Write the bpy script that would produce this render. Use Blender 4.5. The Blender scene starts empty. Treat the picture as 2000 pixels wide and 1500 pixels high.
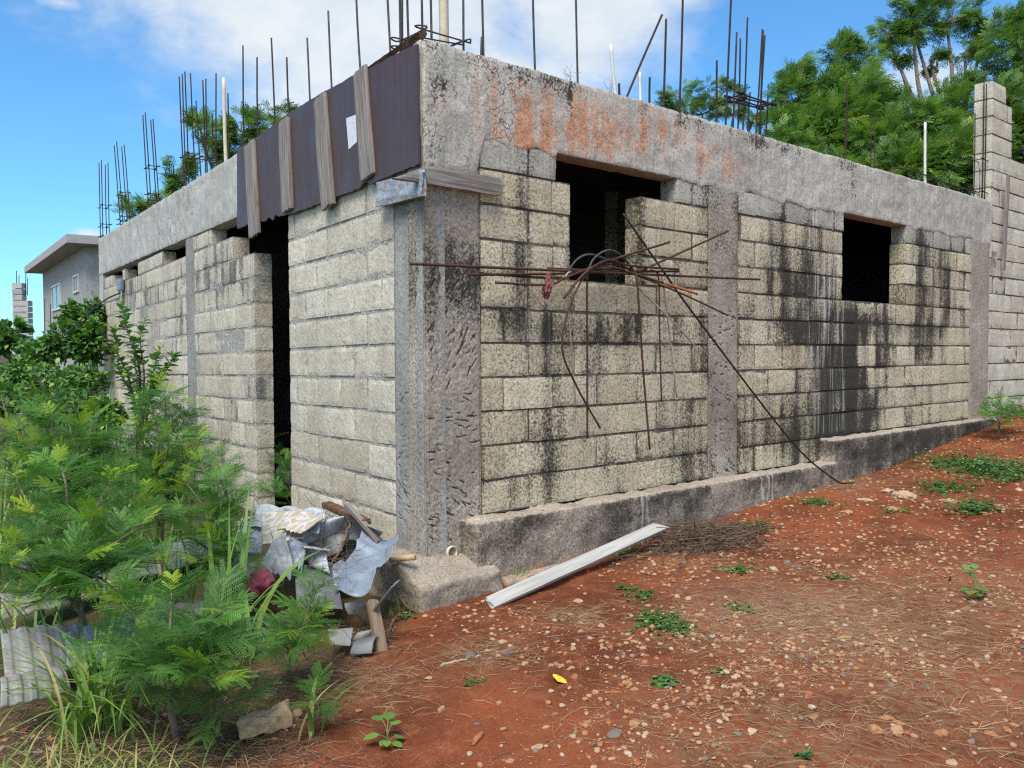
import bpy, math, random
import numpy as np
from mathutils import Matrix, Vector
R = math.radians
rng = np.random.default_rng(7)
random.seed(7)
scene = bpy.context.scene
col = scene.collection

# ------------------------------------------------------------------ survey of the place
# camera position and attitude recovered from the block courses (8 inch courses, 16 inch blocks)
CAM = np.array([-2.79328, -3.93841, 0.95359]); YAW, PITCH, ROLL, FPX = 0.853715, -0.035176, -0.004195, 1692.29
DL = 0.110331                                   # the left wall stands 6.3 degrees off square
H = 0.2032                                      # one course
BL = 0.4064                                     # one block
DV = np.array([math.sin(DL), math.cos(DL), 0.0]); NIN = np.array([math.cos(DL), -math.sin(DL), 0.0])
def _rot():
    f = np.array([math.cos(YAW)*math.cos(PITCH), math.sin(YAW)*math.cos(PITCH), math.sin(PITCH)])
    r = np.array([math.sin(YAW), -math.cos(YAW), 0.0]); u = np.cross(r, f)
    c, s = math.cos(ROLL), math.sin(ROLL)
    return np.array([c*r+s*u, -s*r+c*u, f])
ROT = _rot()
def ray(px, py): return ROT.T @ np.array([(px-1000)/FPX, -(py-750)/FPX, 1.0])
def hit(px, py, n, c):
    d = ray(px, py); n = np.asarray(n, float); return CAM + d*((c-n@CAM)/(n@d))
def RW(px, py, y=0.0):                          # survey point on the right wall -> (x, z)
    p = hit(px, py, (0, 1, 0), y); return p[0], p[2]
def LW(px, py, d=0.0):                          # survey point on the left wall, d metres behind its face -> (s, z)
    p = hit(px, py, NIN, d); return float(p@DV), p[2]
def PZ(px, py, z): return hit(px, py, (0, 0, 1), z)
def AT(px, depth, py=750):                      # survey point at a distance along the line of sight
    return CAM + ray(px, py)*depth
def Lp(s, d, z): return np.array([s*DV[0]+d*NIN[0], s*DV[1]+d*NIN[1], z])

# ------------------------------------------------------------------ numpy noise
def _hash(i, j, k, s):
    n = (i*374761393 + j*668265263 + k*2147483647 + s*1274126177).astype(np.int64)
    n = (n ^ (n >> 13)) * 1274126177
    n = n & 0x7fffffff
    n = (n ^ (n >> 16)) & 0xffff
    return n/65535.0
def vnoise(P, scale=1.0, seed=0):
    P = np.asarray(P, float)*scale
    I = np.floor(P).astype(np.int64); f = P-I; f = f*f*(3-2*f)
    out = np.zeros(len(P))
    for a in (0, 1):
        for b in (0, 1):
            for c in (0, 1):
                w = (f[:, 0] if a else 1-f[:, 0])*(f[:, 1] if b else 1-f[:, 1])*(f[:, 2] if c else 1-f[:, 2])
                out += w*_hash(I[:, 0]+a, I[:, 1]+b, I[:, 2]+c, seed)
    return out
def fbm(P, scale=1.0, seed=0, octs=4):
    a, t, o = 1.0, 0.0, 0.0
    for k in range(octs):
        o = o + a*vnoise(P, scale*2**k, seed+k*17); t += a; a *= 0.5
    return o/t
def vecn(P, scale, seed):
    return np.stack([vnoise(P, scale, seed), vnoise(P, scale, seed+101), vnoise(P, scale, seed+202)], 1)-0.5

# ------------------------------------------------------------------ mesh builder
class MB:
    def __init__(s): s.V, s.F, s.A, s.n = [], {3: [], 4: []}, [], 0; s.M = {3: [], 4: []}
    def add(s, V, F, mat=0, **attr):
        V = np.asarray(V, float).reshape(-1, 3)
        if isinstance(F, np.ndarray): F = [F]
        for f in F:
            f = np.asarray(f, dtype=np.int64)
            if f.ndim == 1: f = f.reshape(1, -1)
            if len(f) == 0: continue
            s.F[f.shape[1]].append(f+s.n); s.M[f.shape[1]].append(np.full(len(f), mat, dtype=np.int32))
        s.V.append(V); s.A.append((len(V), attr)); s.n += len(V)
        return s
    def verts(s): return np.concatenate(s.V)
    def build(s, name, mats, parent=None, smooth=False, loc=None):
        V = s.verts()
        if loc is not None: V = V-np.asarray(loc, float)
        me = bpy.data.meshes.new(name)
        f4 = np.concatenate(s.F[4]) if s.F[4] else np.zeros((0, 4), np.int64)
        f3 = np.concatenate(s.F[3]) if s.F[3] else np.zeros((0, 3), np.int64)
        nl = f4.size+f3.size; nf = len(f4)+len(f3)
        me.vertices.add(len(V)); me.vertices.foreach_set('co', V.astype(np.float32).ravel())
        me.loops.add(nl); me.loops.foreach_set('vertex_index', np.concatenate([f4.ravel(), f3.ravel()]).astype(np.int32))
        me.polygons.add(nf)
        ls = np.concatenate([np.arange(len(f4))*4, len(f4)*4+np.arange(len(f3))*3]).astype(np.int32)
        me.polygons.foreach_set('loop_start', ls)
        mi = np.concatenate(s.M[4]+s.M[3]) if nf else np.zeros(0, np.int32)
        me.polygons.foreach_set('material_index', mi)
        me.polygons.foreach_set('use_smooth', np.full(nf, bool(smooth)))
        keys = sorted({k for _, a in s.A for k in a})
        for k in keys:
            at = me.attributes.new(k, 'FLOAT', 'POINT')
            at.data.foreach_set('value', np.concatenate([np.broadcast_to(np.asarray(a.get(k, 0.0), float), (n,)) for n, a in s.A]).astype(np.float32))
        me.update(calc_edges=True); me.validate()
        for m in (mats if isinstance(mats, (list, tuple)) else [mats]): me.materials.append(m)
        o = bpy.data.objects.new(name, me); col.objects.link(o)
        if loc is not None: o.location = loc
        if parent is not None:
            o.parent = parent
            if loc is None: o.matrix_parent_inverse = Matrix.Translation(-Vector(parent.location))
        return o
def tag(o, label=None, cat=None, group=None, kind=None):
    if label: o['label'] = label
    if cat: o['category'] = cat
    if group: o['group'] = group
    if kind: o['kind'] = kind
    return o
def thing(name, loc, label, cat, group=None):
    o = bpy.data.objects.new(name, None); col.objects.link(o); o.empty_display_size = 0.1
    o.location = loc; return tag(o, label, cat, group)

# ------------------------------------------------------------------ shapes
def gridbox(lo, hi, res, drop=()):
    """box from lo to hi with every face cut to about res; drop lists faces left out ('x-','y+',...)"""
    lo, hi = np.asarray(lo, float), np.asarray(hi, float); Vs, Fs, n = [], [], 0
    cnt = np.maximum(1, np.ceil((hi-lo)/res-1e-6).astype(int))
    for ax in range(3):
        a, b = [(1, 2), (2, 0), (0, 1)][ax]
        ga, gb = np.linspace(lo[a], hi[a], cnt[a]+1), np.linspace(lo[b], hi[b], cnt[b]+1)
        A, B = np.meshgrid(ga, gb, indexing='ij'); na, nb = A.shape
        idx = np.arange(na*nb).reshape(na, nb)
        q = np.stack([idx[:-1, :-1], idx[1:, :-1], idx[1:, 1:], idx[:-1, 1:]], -1).reshape(-1, 4)
        for sgn, v in (('-', lo[ax]), ('+', hi[ax])):
            if 'xyz'[ax]+sgn in drop: continue
            P = np.zeros((na*nb, 3)); P[:, a] = A.ravel(); P[:, b] = B.ravel(); P[:, ax] = v
            Vs.append(P); Fs.append((q if sgn == '+' else q[:, ::-1])+n); n += len(P)
    return np.concatenate(Vs), np.concatenate(Fs)
def roundbox(V, lo, hi, r):
    q = np.clip(V, np.asarray(lo)+r, np.asarray(hi)-r); d = V-q; L = np.linalg.norm(d, axis=1, keepdims=True)
    return q+d/np.maximum(L, 1e-9)*np.minimum(L, r)
def tube(path, rad, n=8, caps=True):
    P = np.asarray(path, float); m = len(P); rad = np.broadcast_to(np.asarray(rad, float), (m,))
    T = np.gradient(P, axis=0); T /= np.maximum(np.linalg.norm(T, axis=1, keepdims=True), 1e-9)
    ref = np.array([0., 0, 1]) if abs(T[0, 2]) < 0.9 else np.array([1., 0, 0])
    V = []
    u = np.cross(T[0], ref); u /= np.linalg.norm(u)
    for i in range(m):
        u = u-T[i]*(u@T[i]); u /= max(np.linalg.norm(u), 1e-9); w = np.cross(T[i], u)
        a = np.arange(n)*2*math.pi/n
        V.append(P[i]+rad[i]*(np.cos(a)[:, None]*u+np.sin(a)[:, None]*w))
    V = np.concatenate(V)
    i = np.arange(m-1)[:, None]*n; j = np.arange(n)[None]; k = (j+1) % n
    F = [np.stack([i+j, i+k, i+n+k, i+n+j], -1).reshape(-1, 4)]
    if caps:
        c0, c1 = len(V), len(V)+1; V = np.concatenate([V, P[:1], P[-1:]])
        j = np.arange(n); k = (j+1) % n
        F.append(np.stack([k, j, np.full(n, c0)], 1)); F.append(np.stack([(m-1)*n+j, (m-1)*n+k, np.full(n, c1)], 1))
    return V, F
def spline(pts, n=24):
    """Catmull-Rom through the points"""
    P = np.asarray(pts, float)
    if len(P) == 2: return P[0]+(P[1]-P[0])*np.linspace(0, 1, max(2, n//4))[:, None]
    Q = np.concatenate([[2*P[0]-P[1]], P, [2*P[-1]-P[-2]]]); out = []
    k = max(2, n//(len(P)-1))
    for i in range(1, len(Q)-2):
        t = np.linspace(0, 1, k, endpoint=False)[:, None]
        a, b, c, d = Q[i-1], Q[i], Q[i+1], Q[i+2]
        out.append(0.5*((2*b)+(-a+c)*t+(2*a-5*b+4*c-d)*t*t+(-a+3*b-3*c+d)*t**3))
    out.append(P[-1:]); return np.concatenate(out)
def ico(sub):
    import bmesh
    bm = bmesh.new(); bmesh.ops.create_icosphere(bm, subdivisions=sub, radius=1.0)
    V = np.array([v.co[:] for v in bm.verts]); F = np.array([[v.index for v in f.verts] for f in bm.faces]); bm.free()
    return V, F
def rotz(a): c, s = np.cos(a), np.sin(a); return np.array([[c, -s, 0], [s, c, 0], [0, 0, 1.]])
def basis(y, z):
    """3x3 with columns x, y, z; y kept, z made square to it"""
    y = y/np.linalg.norm(y); z = z-y*(z@y); z /= max(np.linalg.norm(z), 1e-9); return np.stack([np.cross(y, z), y, z], 1)
def instance(T, mats, locs):
    """stack copies of a template (V,F) under N 3x3 matrices and N locations"""
    V, F = T; N = len(locs); W = np.einsum('nij,vj->nvi', mats, V)+np.asarray(locs)[:, None]
    return W.reshape(-1, 3), (F[None]+np.arange(N)[:, None, None]*len(V)).reshape(-1, F.shape[1])

# ------------------------------------------------------------------ node shorthand
class NT:
    def __init__(s, m): s.t = m.node_tree; s.t.nodes.clear()
    def n(s, typ, **kw):
        nd = s.t.nodes.new(typ)
        for k, v in kw.items(): setattr(nd, k, v)
        return nd
    def link(s, a, b): s.t.links.new(a, b)
    def put(s, sock, v):
        if isinstance(v, bpy.types.NodeSocket): s.link(v, sock)
        elif v is not None:
            if isinstance(v, (tuple, list)) and len(v) == 3 and sock.type == 'RGBA': v = (*v, 1)
            sock.default_value = v
    def math(s, op, a, b=None, c=None, clamp=False):
        nd = s.n('ShaderNodeMath', operation=op, use_clamp=clamp); s.put(nd.inputs[0], a)
        if b is not None: s.put(nd.inputs[1], b)
        if c is not None: s.put(nd.inputs[2], c)
        return nd.outputs[0]
    def vmath(s, op, a, b=None):
        nd = s.n('ShaderNodeVectorMath', operation=op); s.put(nd.inputs[0], a)
        if b is not None: s.put(nd.inputs[1], b)
        return nd.outputs['Value'] if op in ('DOT_PRODUCT', 'LENGTH') else nd.outputs[0]
    def noise(s, vec, scale, detail=3, rough=0.55, dist=0.0):
        nd = s.n('ShaderNodeTexNoise'); s.put(nd.inputs['Vector'], vec); nd.inputs['Scale'].default_value = scale
        nd.inputs['Detail'].default_value = detail; nd.inputs['Roughness'].default_value = rough; nd.inputs['Distortion'].default_value = dist
        return nd.outputs['Fac']
    def voro(s, vec, scale, feature='F1', out='Distance'):
        nd = s.n('ShaderNodeTexVoronoi', feature=feature); s.put(nd.inputs['Vector'], vec); nd.inputs['Scale'].default_value = scale
        return nd.outputs[out]
    def ramp(s, v, a, b, lo=0.0, hi=1.0):
        nd = s.n('ShaderNodeMapRange', interpolation_type='SMOOTHSTEP'); s.put(nd.inputs[0], v)
        for i, x in enumerate((a, b, lo, hi)): s.put(nd.inputs[i+1], x)
        return nd.outputs[0]
    def mix(s, f, a, b, mode='MIX'):
        nd = s.n('ShaderNodeMix', data_type='RGBA', blend_type=mode); s.put(nd.inputs[0], f); s.put(nd.inputs[6], a); s.put(nd.inputs[7], b)
        return nd.outputs[2]
    def attr(s, name): return s.n('ShaderNodeAttribute', attribute_name=name).outputs['Fac']
    def pos(s): return s.n('ShaderNodeNewGeometry').outputs['Position']
    def bump(s, h, strength=0.5, dist=0.01, normal=None):
        nd = s.n('ShaderNodeBump'); nd.inputs['Strength'].default_value = strength; nd.inputs['Distance'].default_value = dist
        s.put(nd.inputs['Height'], h)
        if normal is not None: s.link(normal, nd.inputs['Normal'])
        return nd.outputs[0]
    def out(s, base, rough=0.9, normal=None, metal=0.0, spec=0.3):
        b = s.n('ShaderNodeBsdfPrincipled'); s.put(b.inputs['Base Color'], base); s.put(b.inputs['Roughness'], rough)
        s.put(b.inputs['Metallic'], metal); b.inputs['Specular IOR Level'].default_value = spec
        if normal is not None: s.link(normal, b.inputs['Normal'])
        o = s.n('ShaderNodeOutputMaterial'); s.link(b.outputs[0], o.inputs[0]); return b
def newmat(name):
    m = bpy.data.materials.new(name); m.use_nodes = True; return m, NT(m)

def masonry(name, c_lo, c_hi, mold_col=(0.03, 0.028, 0.025), mold_lo=0.42, mold_hi=0.8, pore=0.6, pore_scale=62, board=0.0, streak=0.35, crack=0.0, fine=0.5, bump=0.7):
    """porous concrete: tone by 'tint', black mould by 'mold', rust wash by 'rust', lime runs by 'lime'"""
    m, t = newmat(name); p = t.pos()
    stv = t.vmath('MULTIPLY', p, (9.0, 9.0, 0.55)); st = t.noise(stv, 1.0, 4, 0.6)
    stf = t.noise(t.vmath('MULTIPLY', p, (34.0, 34.0, 1.1)), 1.0, 3, 0.6)
    base = t.mix(t.attr('tint'), c_lo, c_hi)
    n1 = t.noise(p, 4.5, 4); n2 = t.noise(p, 22, 4, 0.65); gr = t.noise(p, pore_scale, 2, 0.7); gr2 = t.noise(p, pore_scale*0.4, 4, 0.75)
    base = t.mix(1.0, base, t.math('ADD', 0.62, t.math('MULTIPLY', n1, 0.76)), 'MULTIPLY')
    base = t.mix(1.0, base, t.math('ADD', 0.72, t.math('MULTIPLY', n2, 0.56)), 'MULTIPLY')
    if board: base = t.mix(1.0, base, t.math('ADD', 1-board*0.5, t.math('MULTIPLY', stf, board)), 'MULTIPLY')
    rust = t.math('MULTIPLY', t.attr('rust'), t.ramp(t.math('ADD', t.math('MULTIPLY', st, 0.6), t.math('MULTIPLY', n2, 0.5)), 0.4, 0.68)); rust = t.ramp(rust, 0.12, 0.75)
    base = t.mix(t.math('MULTIPLY', rust, 0.85, clamp=True), base, t.mix(n2, (0.50, 0.20, 0.10), (0.62, 0.29, 0.15)))
    lime = t.math('MULTIPLY', t.attr('lime'), t.ramp(stf, 0.5, 0.66))
    pr = t.ramp(t.math('ADD', t.math('MULTIPLY', gr, 0.75), t.math('MULTIPLY', gr2, 0.25)), 0.40, 0.52, 1.0, 0.0)
    base = t.mix(t.ramp(gr, 0.56, 0.68, 0.0, pore*0.5), base, t.mix(0.5, base, (0.85, 0.80, 0.70)))
    base = t.mix(t.math('MULTIPLY', pr, pore), base, t.mix(0.7, base, (0.03, 0.028, 0.025)))
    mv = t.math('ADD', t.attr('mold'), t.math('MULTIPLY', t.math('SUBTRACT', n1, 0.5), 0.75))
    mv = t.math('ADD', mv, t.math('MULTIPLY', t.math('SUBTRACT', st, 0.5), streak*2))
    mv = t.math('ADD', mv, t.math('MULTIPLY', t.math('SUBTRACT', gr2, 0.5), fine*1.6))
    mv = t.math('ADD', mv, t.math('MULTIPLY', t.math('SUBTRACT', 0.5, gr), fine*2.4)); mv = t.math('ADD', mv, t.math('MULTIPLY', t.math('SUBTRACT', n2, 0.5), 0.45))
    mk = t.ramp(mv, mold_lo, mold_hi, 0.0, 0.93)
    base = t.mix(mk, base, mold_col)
    base = t.mix(t.math('MULTIPLY', lime, 0.75), base, (0.50, 0.49, 0.46))
    hgt = t.math('ADD', t.math('MULTIPLY', gr, 0.6), t.math('MULTIPLY', n2, 0.9)); hgt = t.math('ADD', hgt, t.math('MULTIPLY', gr2, 0.6))
    if crack:
        n3 = t.noise(p, 9, 4); w = t.math('ABSOLUTE', t.math('SUBTRACT', n3, 0.5))
        ck = t.math('MULTIPLY', t.ramp(w, 0.0, 0.014, 1.0, 0.0), t.ramp(t.math('ADD', t.noise(p, 2.2, 3), t.math('MULTIPLY', t.attr('crk'), 0.28)), 0.66, 0.80))
        base = t.mix(t.math('MULTIPLY', ck, crack), base, (0.02, 0.018, 0.016)); hgt = t.math('SUBTRACT', hgt, t.math('MULTIPLY', ck, 1.2))
    t.out(base, 0.93, t.bump(hgt, bump, 0.006), spec=0.2)
    return m
M = {}
M['block_r'] = masonry('weathered_block', (0.43, 0.36, 0.235), (0.60, 0.525, 0.37), pore=0.7, mold_lo=.32, mold_hi=1.02, fine=.45, streak=.55, mold_col=(0.017, 0.0155, 0.013))
M['block_g'] = masonry('grey_block', (0.34, 0.31, 0.255), (0.47, 0.435, 0.365), pore=0.5)
M['block_l'] = masonry('pale_block', (0.43, 0.375, 0.285), (0.585, 0.53, 0.425), pore=0.42, mold_col=(0.12, 0.115, 0.105), streak=0.5, fine=0.25)
M['block_n'] = masonry('clean_block', (0.46, 0.41, 0.315), (0.56, 0.52, 0.42), pore=0.35, fine=0.25)
M['mortar_r'] = masonry('dark_mortar', (0.10, 0.085, 0.065), (0.17, 0.145, 0.11), pore=0.5, bump=1.0)
M['mortar_l'] = masonry('grey_mortar', (0.30, 0.28, 0.245), (0.40, 0.38, 0.34), pore=0.6, mold_col=(0.12, 0.115, 0.105), bump=1.0)
M['beam_r'] = masonry('stained_beam_concrete', (0.36, 0.33, 0.275), (0.53, 0.495, 0.425), pore=0.45, board=0.6, crack=0.9, streak=0.5)
M['beam_l'] = masonry('grey_beam_concrete', (0.36, 0.35, 0.315), (0.48, 0.47, 0.43), pore=0.25, board=0.35, crack=0.7, mold_col=(0.13, 0.125, 0.115), streak=0.5, fine=0.2)
M['column'] = masonry('keyed_column_concrete', (0.23, 0.19, 0.148), (0.42, 0.365, 0.295), pore=0.5, board=0.5, streak=0.16, fine=0.35)
M['column_l'] = masonry('grey_column_concrete', (0.215, 0.205, 0.185), (0.33, 0.32, 0.295), pore=0.4, board=0.4, streak=0.12, fine=0.25, mold_col=(0.09, 0.09, 0.09))
M['found'] = masonry('mouldy_foundation_concrete', (0.22, 0.18, 0.135), (0.36, 0.30, 0.235), mold_col=(0.035, 0.029, 0.023), mold_lo=.26, mold_hi=.95, pore=0.5, pore_scale=70, streak=0.3, fine=0.35, bump=1.0)
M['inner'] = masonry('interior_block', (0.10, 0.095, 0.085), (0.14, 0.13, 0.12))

def simple(name, c1, c2, scale=20, rough=0.8, metal=0.0, bump=0.3, bscale=None, stretch=None, spec=0.3, dist=0.004):
    m, t = newmat(name); p = t.n('ShaderNodeTexCoord').outputs['Object']
    v = t.vmath('MULTIPLY', p, stretch) if stretch else p
    n = t.noise(v, scale, 5, 0.62); c = t.mix(t.ramp(n, 0.3, 0.7), c1, c2)
    t.out(c, rough, t.bump(t.noise(v, bscale or scale*3, 4), bump, dist), metal, spec); return m
M['steel'] = simple('dark_reinforcing_steel', (0.022, 0.016, 0.014), (0.06, 0.032, 0.024), 40, 0.75, 0.2)
M['steel_grey'] = simple('grey_weathered_steel', (0.035, 0.045, 0.045), (0.09, 0.085, 0.075), 30, 0.7, 0.3)
M['rust'] = simple('rusty_reinforcing_steel', (0.040, 0.019, 0.014), (0.105, 0.048, 0.033), 60, 0.85, 0.1)
M['rust_tip'] = simple('orange_rust', (0.25, 0.08, 0.03), (0.35, 0.13, 0.06), 60, 0.9)
M['pvc'] = simple('white_pvc', (0.58, 0.57, 0.52), (0.68, 0.67, 0.63), 15, 0.45, 0, 0.05)
M['pvc_old'] = simple('yellowed_pvc', (0.50, 0.42, 0.28), (0.62, 0.55, 0.40), 15, 0.5, 0, 0.1)
def wood(name, c1, c2, c3, scale=6.0, axis=2, sc=1.0):
    m, t = newmat(name); p = t.n('ShaderNodeTexCoord').outputs['Object']
    k = [42.0*sc, 42.0*sc, 42.0*sc]; k[axis] = 2.2*sc
    v = t.vmath('MULTIPLY', p, tuple(k)); n = t.noise(v, 1.0, 5, 0.65, 0.6); big = t.noise(p, 7, 3)
    k2 = [130.0, 130.0, 130.0]; k2[axis] = 3.0; gr = t.noise(t.vmath('MULTIPLY', p, tuple(k2)), 1.0, 3, 0.6)
    c = t.mix(t.ramp(n, 0.32, 0.68), c1, c2); c = t.mix(t.ramp(big, 0.5, 0.72, 0, 0.6), c, c3)
    c = t.mix(t.ramp(gr, 0.30, 0.42, 0.75, 0.0), c, (0.03, 0.026, 0.022))
    t.out(c, 0.85, t.bump(t.math('ADD', n, t.math('MULTIPLY', gr, 0.8)), 0.6, 0.006), spec=0.2); return m
M['batten'] = wood('grey_weathered_timber', (0.15, 0.125, 0.11), (0.30, 0.265, 0.24), (0.22, 0.16, 0.12))
M['board_x'] = wood('silvered_board', (0.22, 0.20, 0.18), (0.36, 0.335, 0.31), (0.25, 0.21, 0.18), axis=0)
M['stick'] = wood('dry_split_wood', (0.13, 0.085, 0.055), (0.28, 0.20, 0.135), (0.20, 0.12, 0.08))
M['darkwood'] = wood('rotten_brown_wood', (0.06, 0.035, 0.025), (0.16, 0.09, 0.06), (0.22, 0.14, 0.09), axis=0)
M['plank'] = simple('pale_bleached_plank', (0.31, 0.295, 0.265), (0.43, 0.415, 0.38), 3, 0.8, 0, 0.5, 9, (16, 16, 1.0))
M['twig'] = simple('dry_twig', (0.07, 0.044, 0.03), (0.19, 0.13, 0.085), 30, 0.9)
M['twig_grey'] = simple('grey_twig', (0.20, 0.165, 0.13), (0.36, 0.30, 0.24), 30, 0.9)
M['straw'] = simple('dry_straw', (0.30, 0.19, 0.095), (0.52, 0.38, 0.22), 9, 0.85)
M['bark'] = simple('grey_brown_bark', (0.10, 0.075, 0.055), (0.22, 0.17, 0.125), 25, 0.9, 0, 0.6)
M['bark_g'] = simple('green_stem', (0.10, 0.13, 0.05), (0.20, 0.20, 0.10), 25, 0.8, 0, 0.3)

def leafmat(name, dark, mid, young, trans=0.3, rough=0.5):
    m, t = newmat(name)
    c = t.mix(t.attr('tint'), dark, mid); c = t.mix(t.attr('young'), c, young)
    b = t.n('ShaderNodeBsdfPrincipled'); t.put(b.inputs['Base Color'], c); b.inputs['Roughness'].default_value = rough; b.inputs['Specular IOR Level'].default_value = 0.35
    tr = t.n('ShaderNodeBsdfTranslucent'); t.put(tr.inputs[0], t.mix(1.0, c, (1.15, 1.25, 0.6), 'MULTIPLY'))
    mx = t.n('ShaderNodeMixShader'); mx.inputs[0].default_value = trans; t.link(b.outputs[0], mx.inputs[1]); t.link(tr.outputs[0], mx.inputs[2])
    o = t.n('ShaderNodeOutputMaterial'); t.link(mx.outputs[0], o.inputs[0]); return m
M['leuc'] = leafmat('feathery_leaf', (0.045, 0.135, 0.032), (0.15, 0.32, 0.06), (0.42, 0.55, 0.03), .38)
M['leuc_far'] = leafmat('tree_leaf', (0.045, 0.11, 0.025), (0.19, 0.33, 0.065), (0.40, 0.44, 0.05), .38)
M['broad'] = leafmat('broad_glossy_leaf', (0.038, 0.11, 0.028), (0.12, 0.26, 0.055), (0.30, 0.44, 0.06), 0.25, 0.4)
M['grass'] = leafmat('grass_blade', (0.075, 0.16, 0.03), (0.20, 0.33, 0.07), (0.46, 0.36, 0.15), 0.3, 0.5)
# ------------------------------------------------------------------ weathering maps (metres on each wall)
def blobs_R(lst):
    out = []
    for px, py, rx, ry, w in lst:
        x, z = RW(px, py); x2, _ = RW(px+rx, py); _, z2 = RW(px, py-ry); out.append((x, z, x2-x, z2-z, w))
    return out
MOLD_R = blobs_R([(1000, 520, 90, 50, .35), (960, 610, 55, 50, .45), (1100, 640, 90, 30, .40), (1060, 410, 60, 40, .22), (1190, 650, 90, 28, .28),
    (1160, 690, 60, 50, .22), (1010, 960, 110, 40, .20), (1240, 900, 130, 40, .16), (1100, 800, 60, 60, .16), (1120, 850, 60, 30, .2), (1330, 640, 50, 60, .25), (1350, 540, 50, 60, .22),
    (1500, 470, 40, 60, .42), (1560, 520, 60, 70, .32), (1530, 640, 90, 40, .38), (1600, 700, 60, 90, .32), (1663, 740, 30, 130, .75), (1650, 880, 40, 50, .55), (1610, 850, 60, 60, .45),
    (1530, 830, 80, 70, .38), (1480, 880, 40, 50, .2), (1480, 780, 40, 30, .2), (1600, 470, 30, 60, .25), (1700, 640, 60, 25, .35), (1820, 560, 34, 60, .42), (1800, 480, 30, 40, .35), (1830, 640, 30, 40, .32), (1730, 790, 40, 30, .3), (1880, 520, 30, 60, .15), (1690, 620, 60, 20, .3), (1400, 600, 30, 90, .1)])
def mold_right(P):
    m = np.full(len(P), 0.30); x, z = P[:, 0], P[:, 2]
    for bx, bz, rx, rz, w in MOLD_R: m += .88*w*np.exp(-((x-bx)/rx)**2*0.8-((z-bz)/rz)**2*0.8)
    m += 0.62*(fbm(P*np.array([1.0, 0.3, 0.55]), 2.4, 5)-0.5) + 0.10*np.exp(-((z-0.1)/0.25)**2)
    m += 0.50*(vnoise(P*np.array([1, 0, .10]), 5.5, 15)-0.5)+.35*(vnoise(P*np.array([1, 0, .16]), 13, 16)-.5)
    m -= 0.12*np.clip((x-5.2)/1.5, 0, 1)*(z < 1.1)+0.05*(z > 1.6)
    return m
def lime_right(P):
    x, z = P[:, 0], P[:, 2]; l = np.zeros(len(P))
    for a, b, w in ((4.0, 4.65, 1.0), (0.72, 1.0, .5), (1.9, 2.25, .5), (2.72, 2.85, .8), (7.0, 7.4, .6), (3.2, 3.5, .5), (1.3, 1.5, .35)):
        l = np.maximum(l, w*((x > a) & (x < b)))
    return l*(z > 0.25)*np.clip(0.35+z/2.2, 0, 1)
def mold_left(P, s):
    return 0.16+0.5*(fbm(P, 1.7, 33)-0.5)+0.15*(s > 2.7)+0.18*np.exp(-((P[:, 2]-1.7)/0.3)**2)*(s > 2.7)

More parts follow.
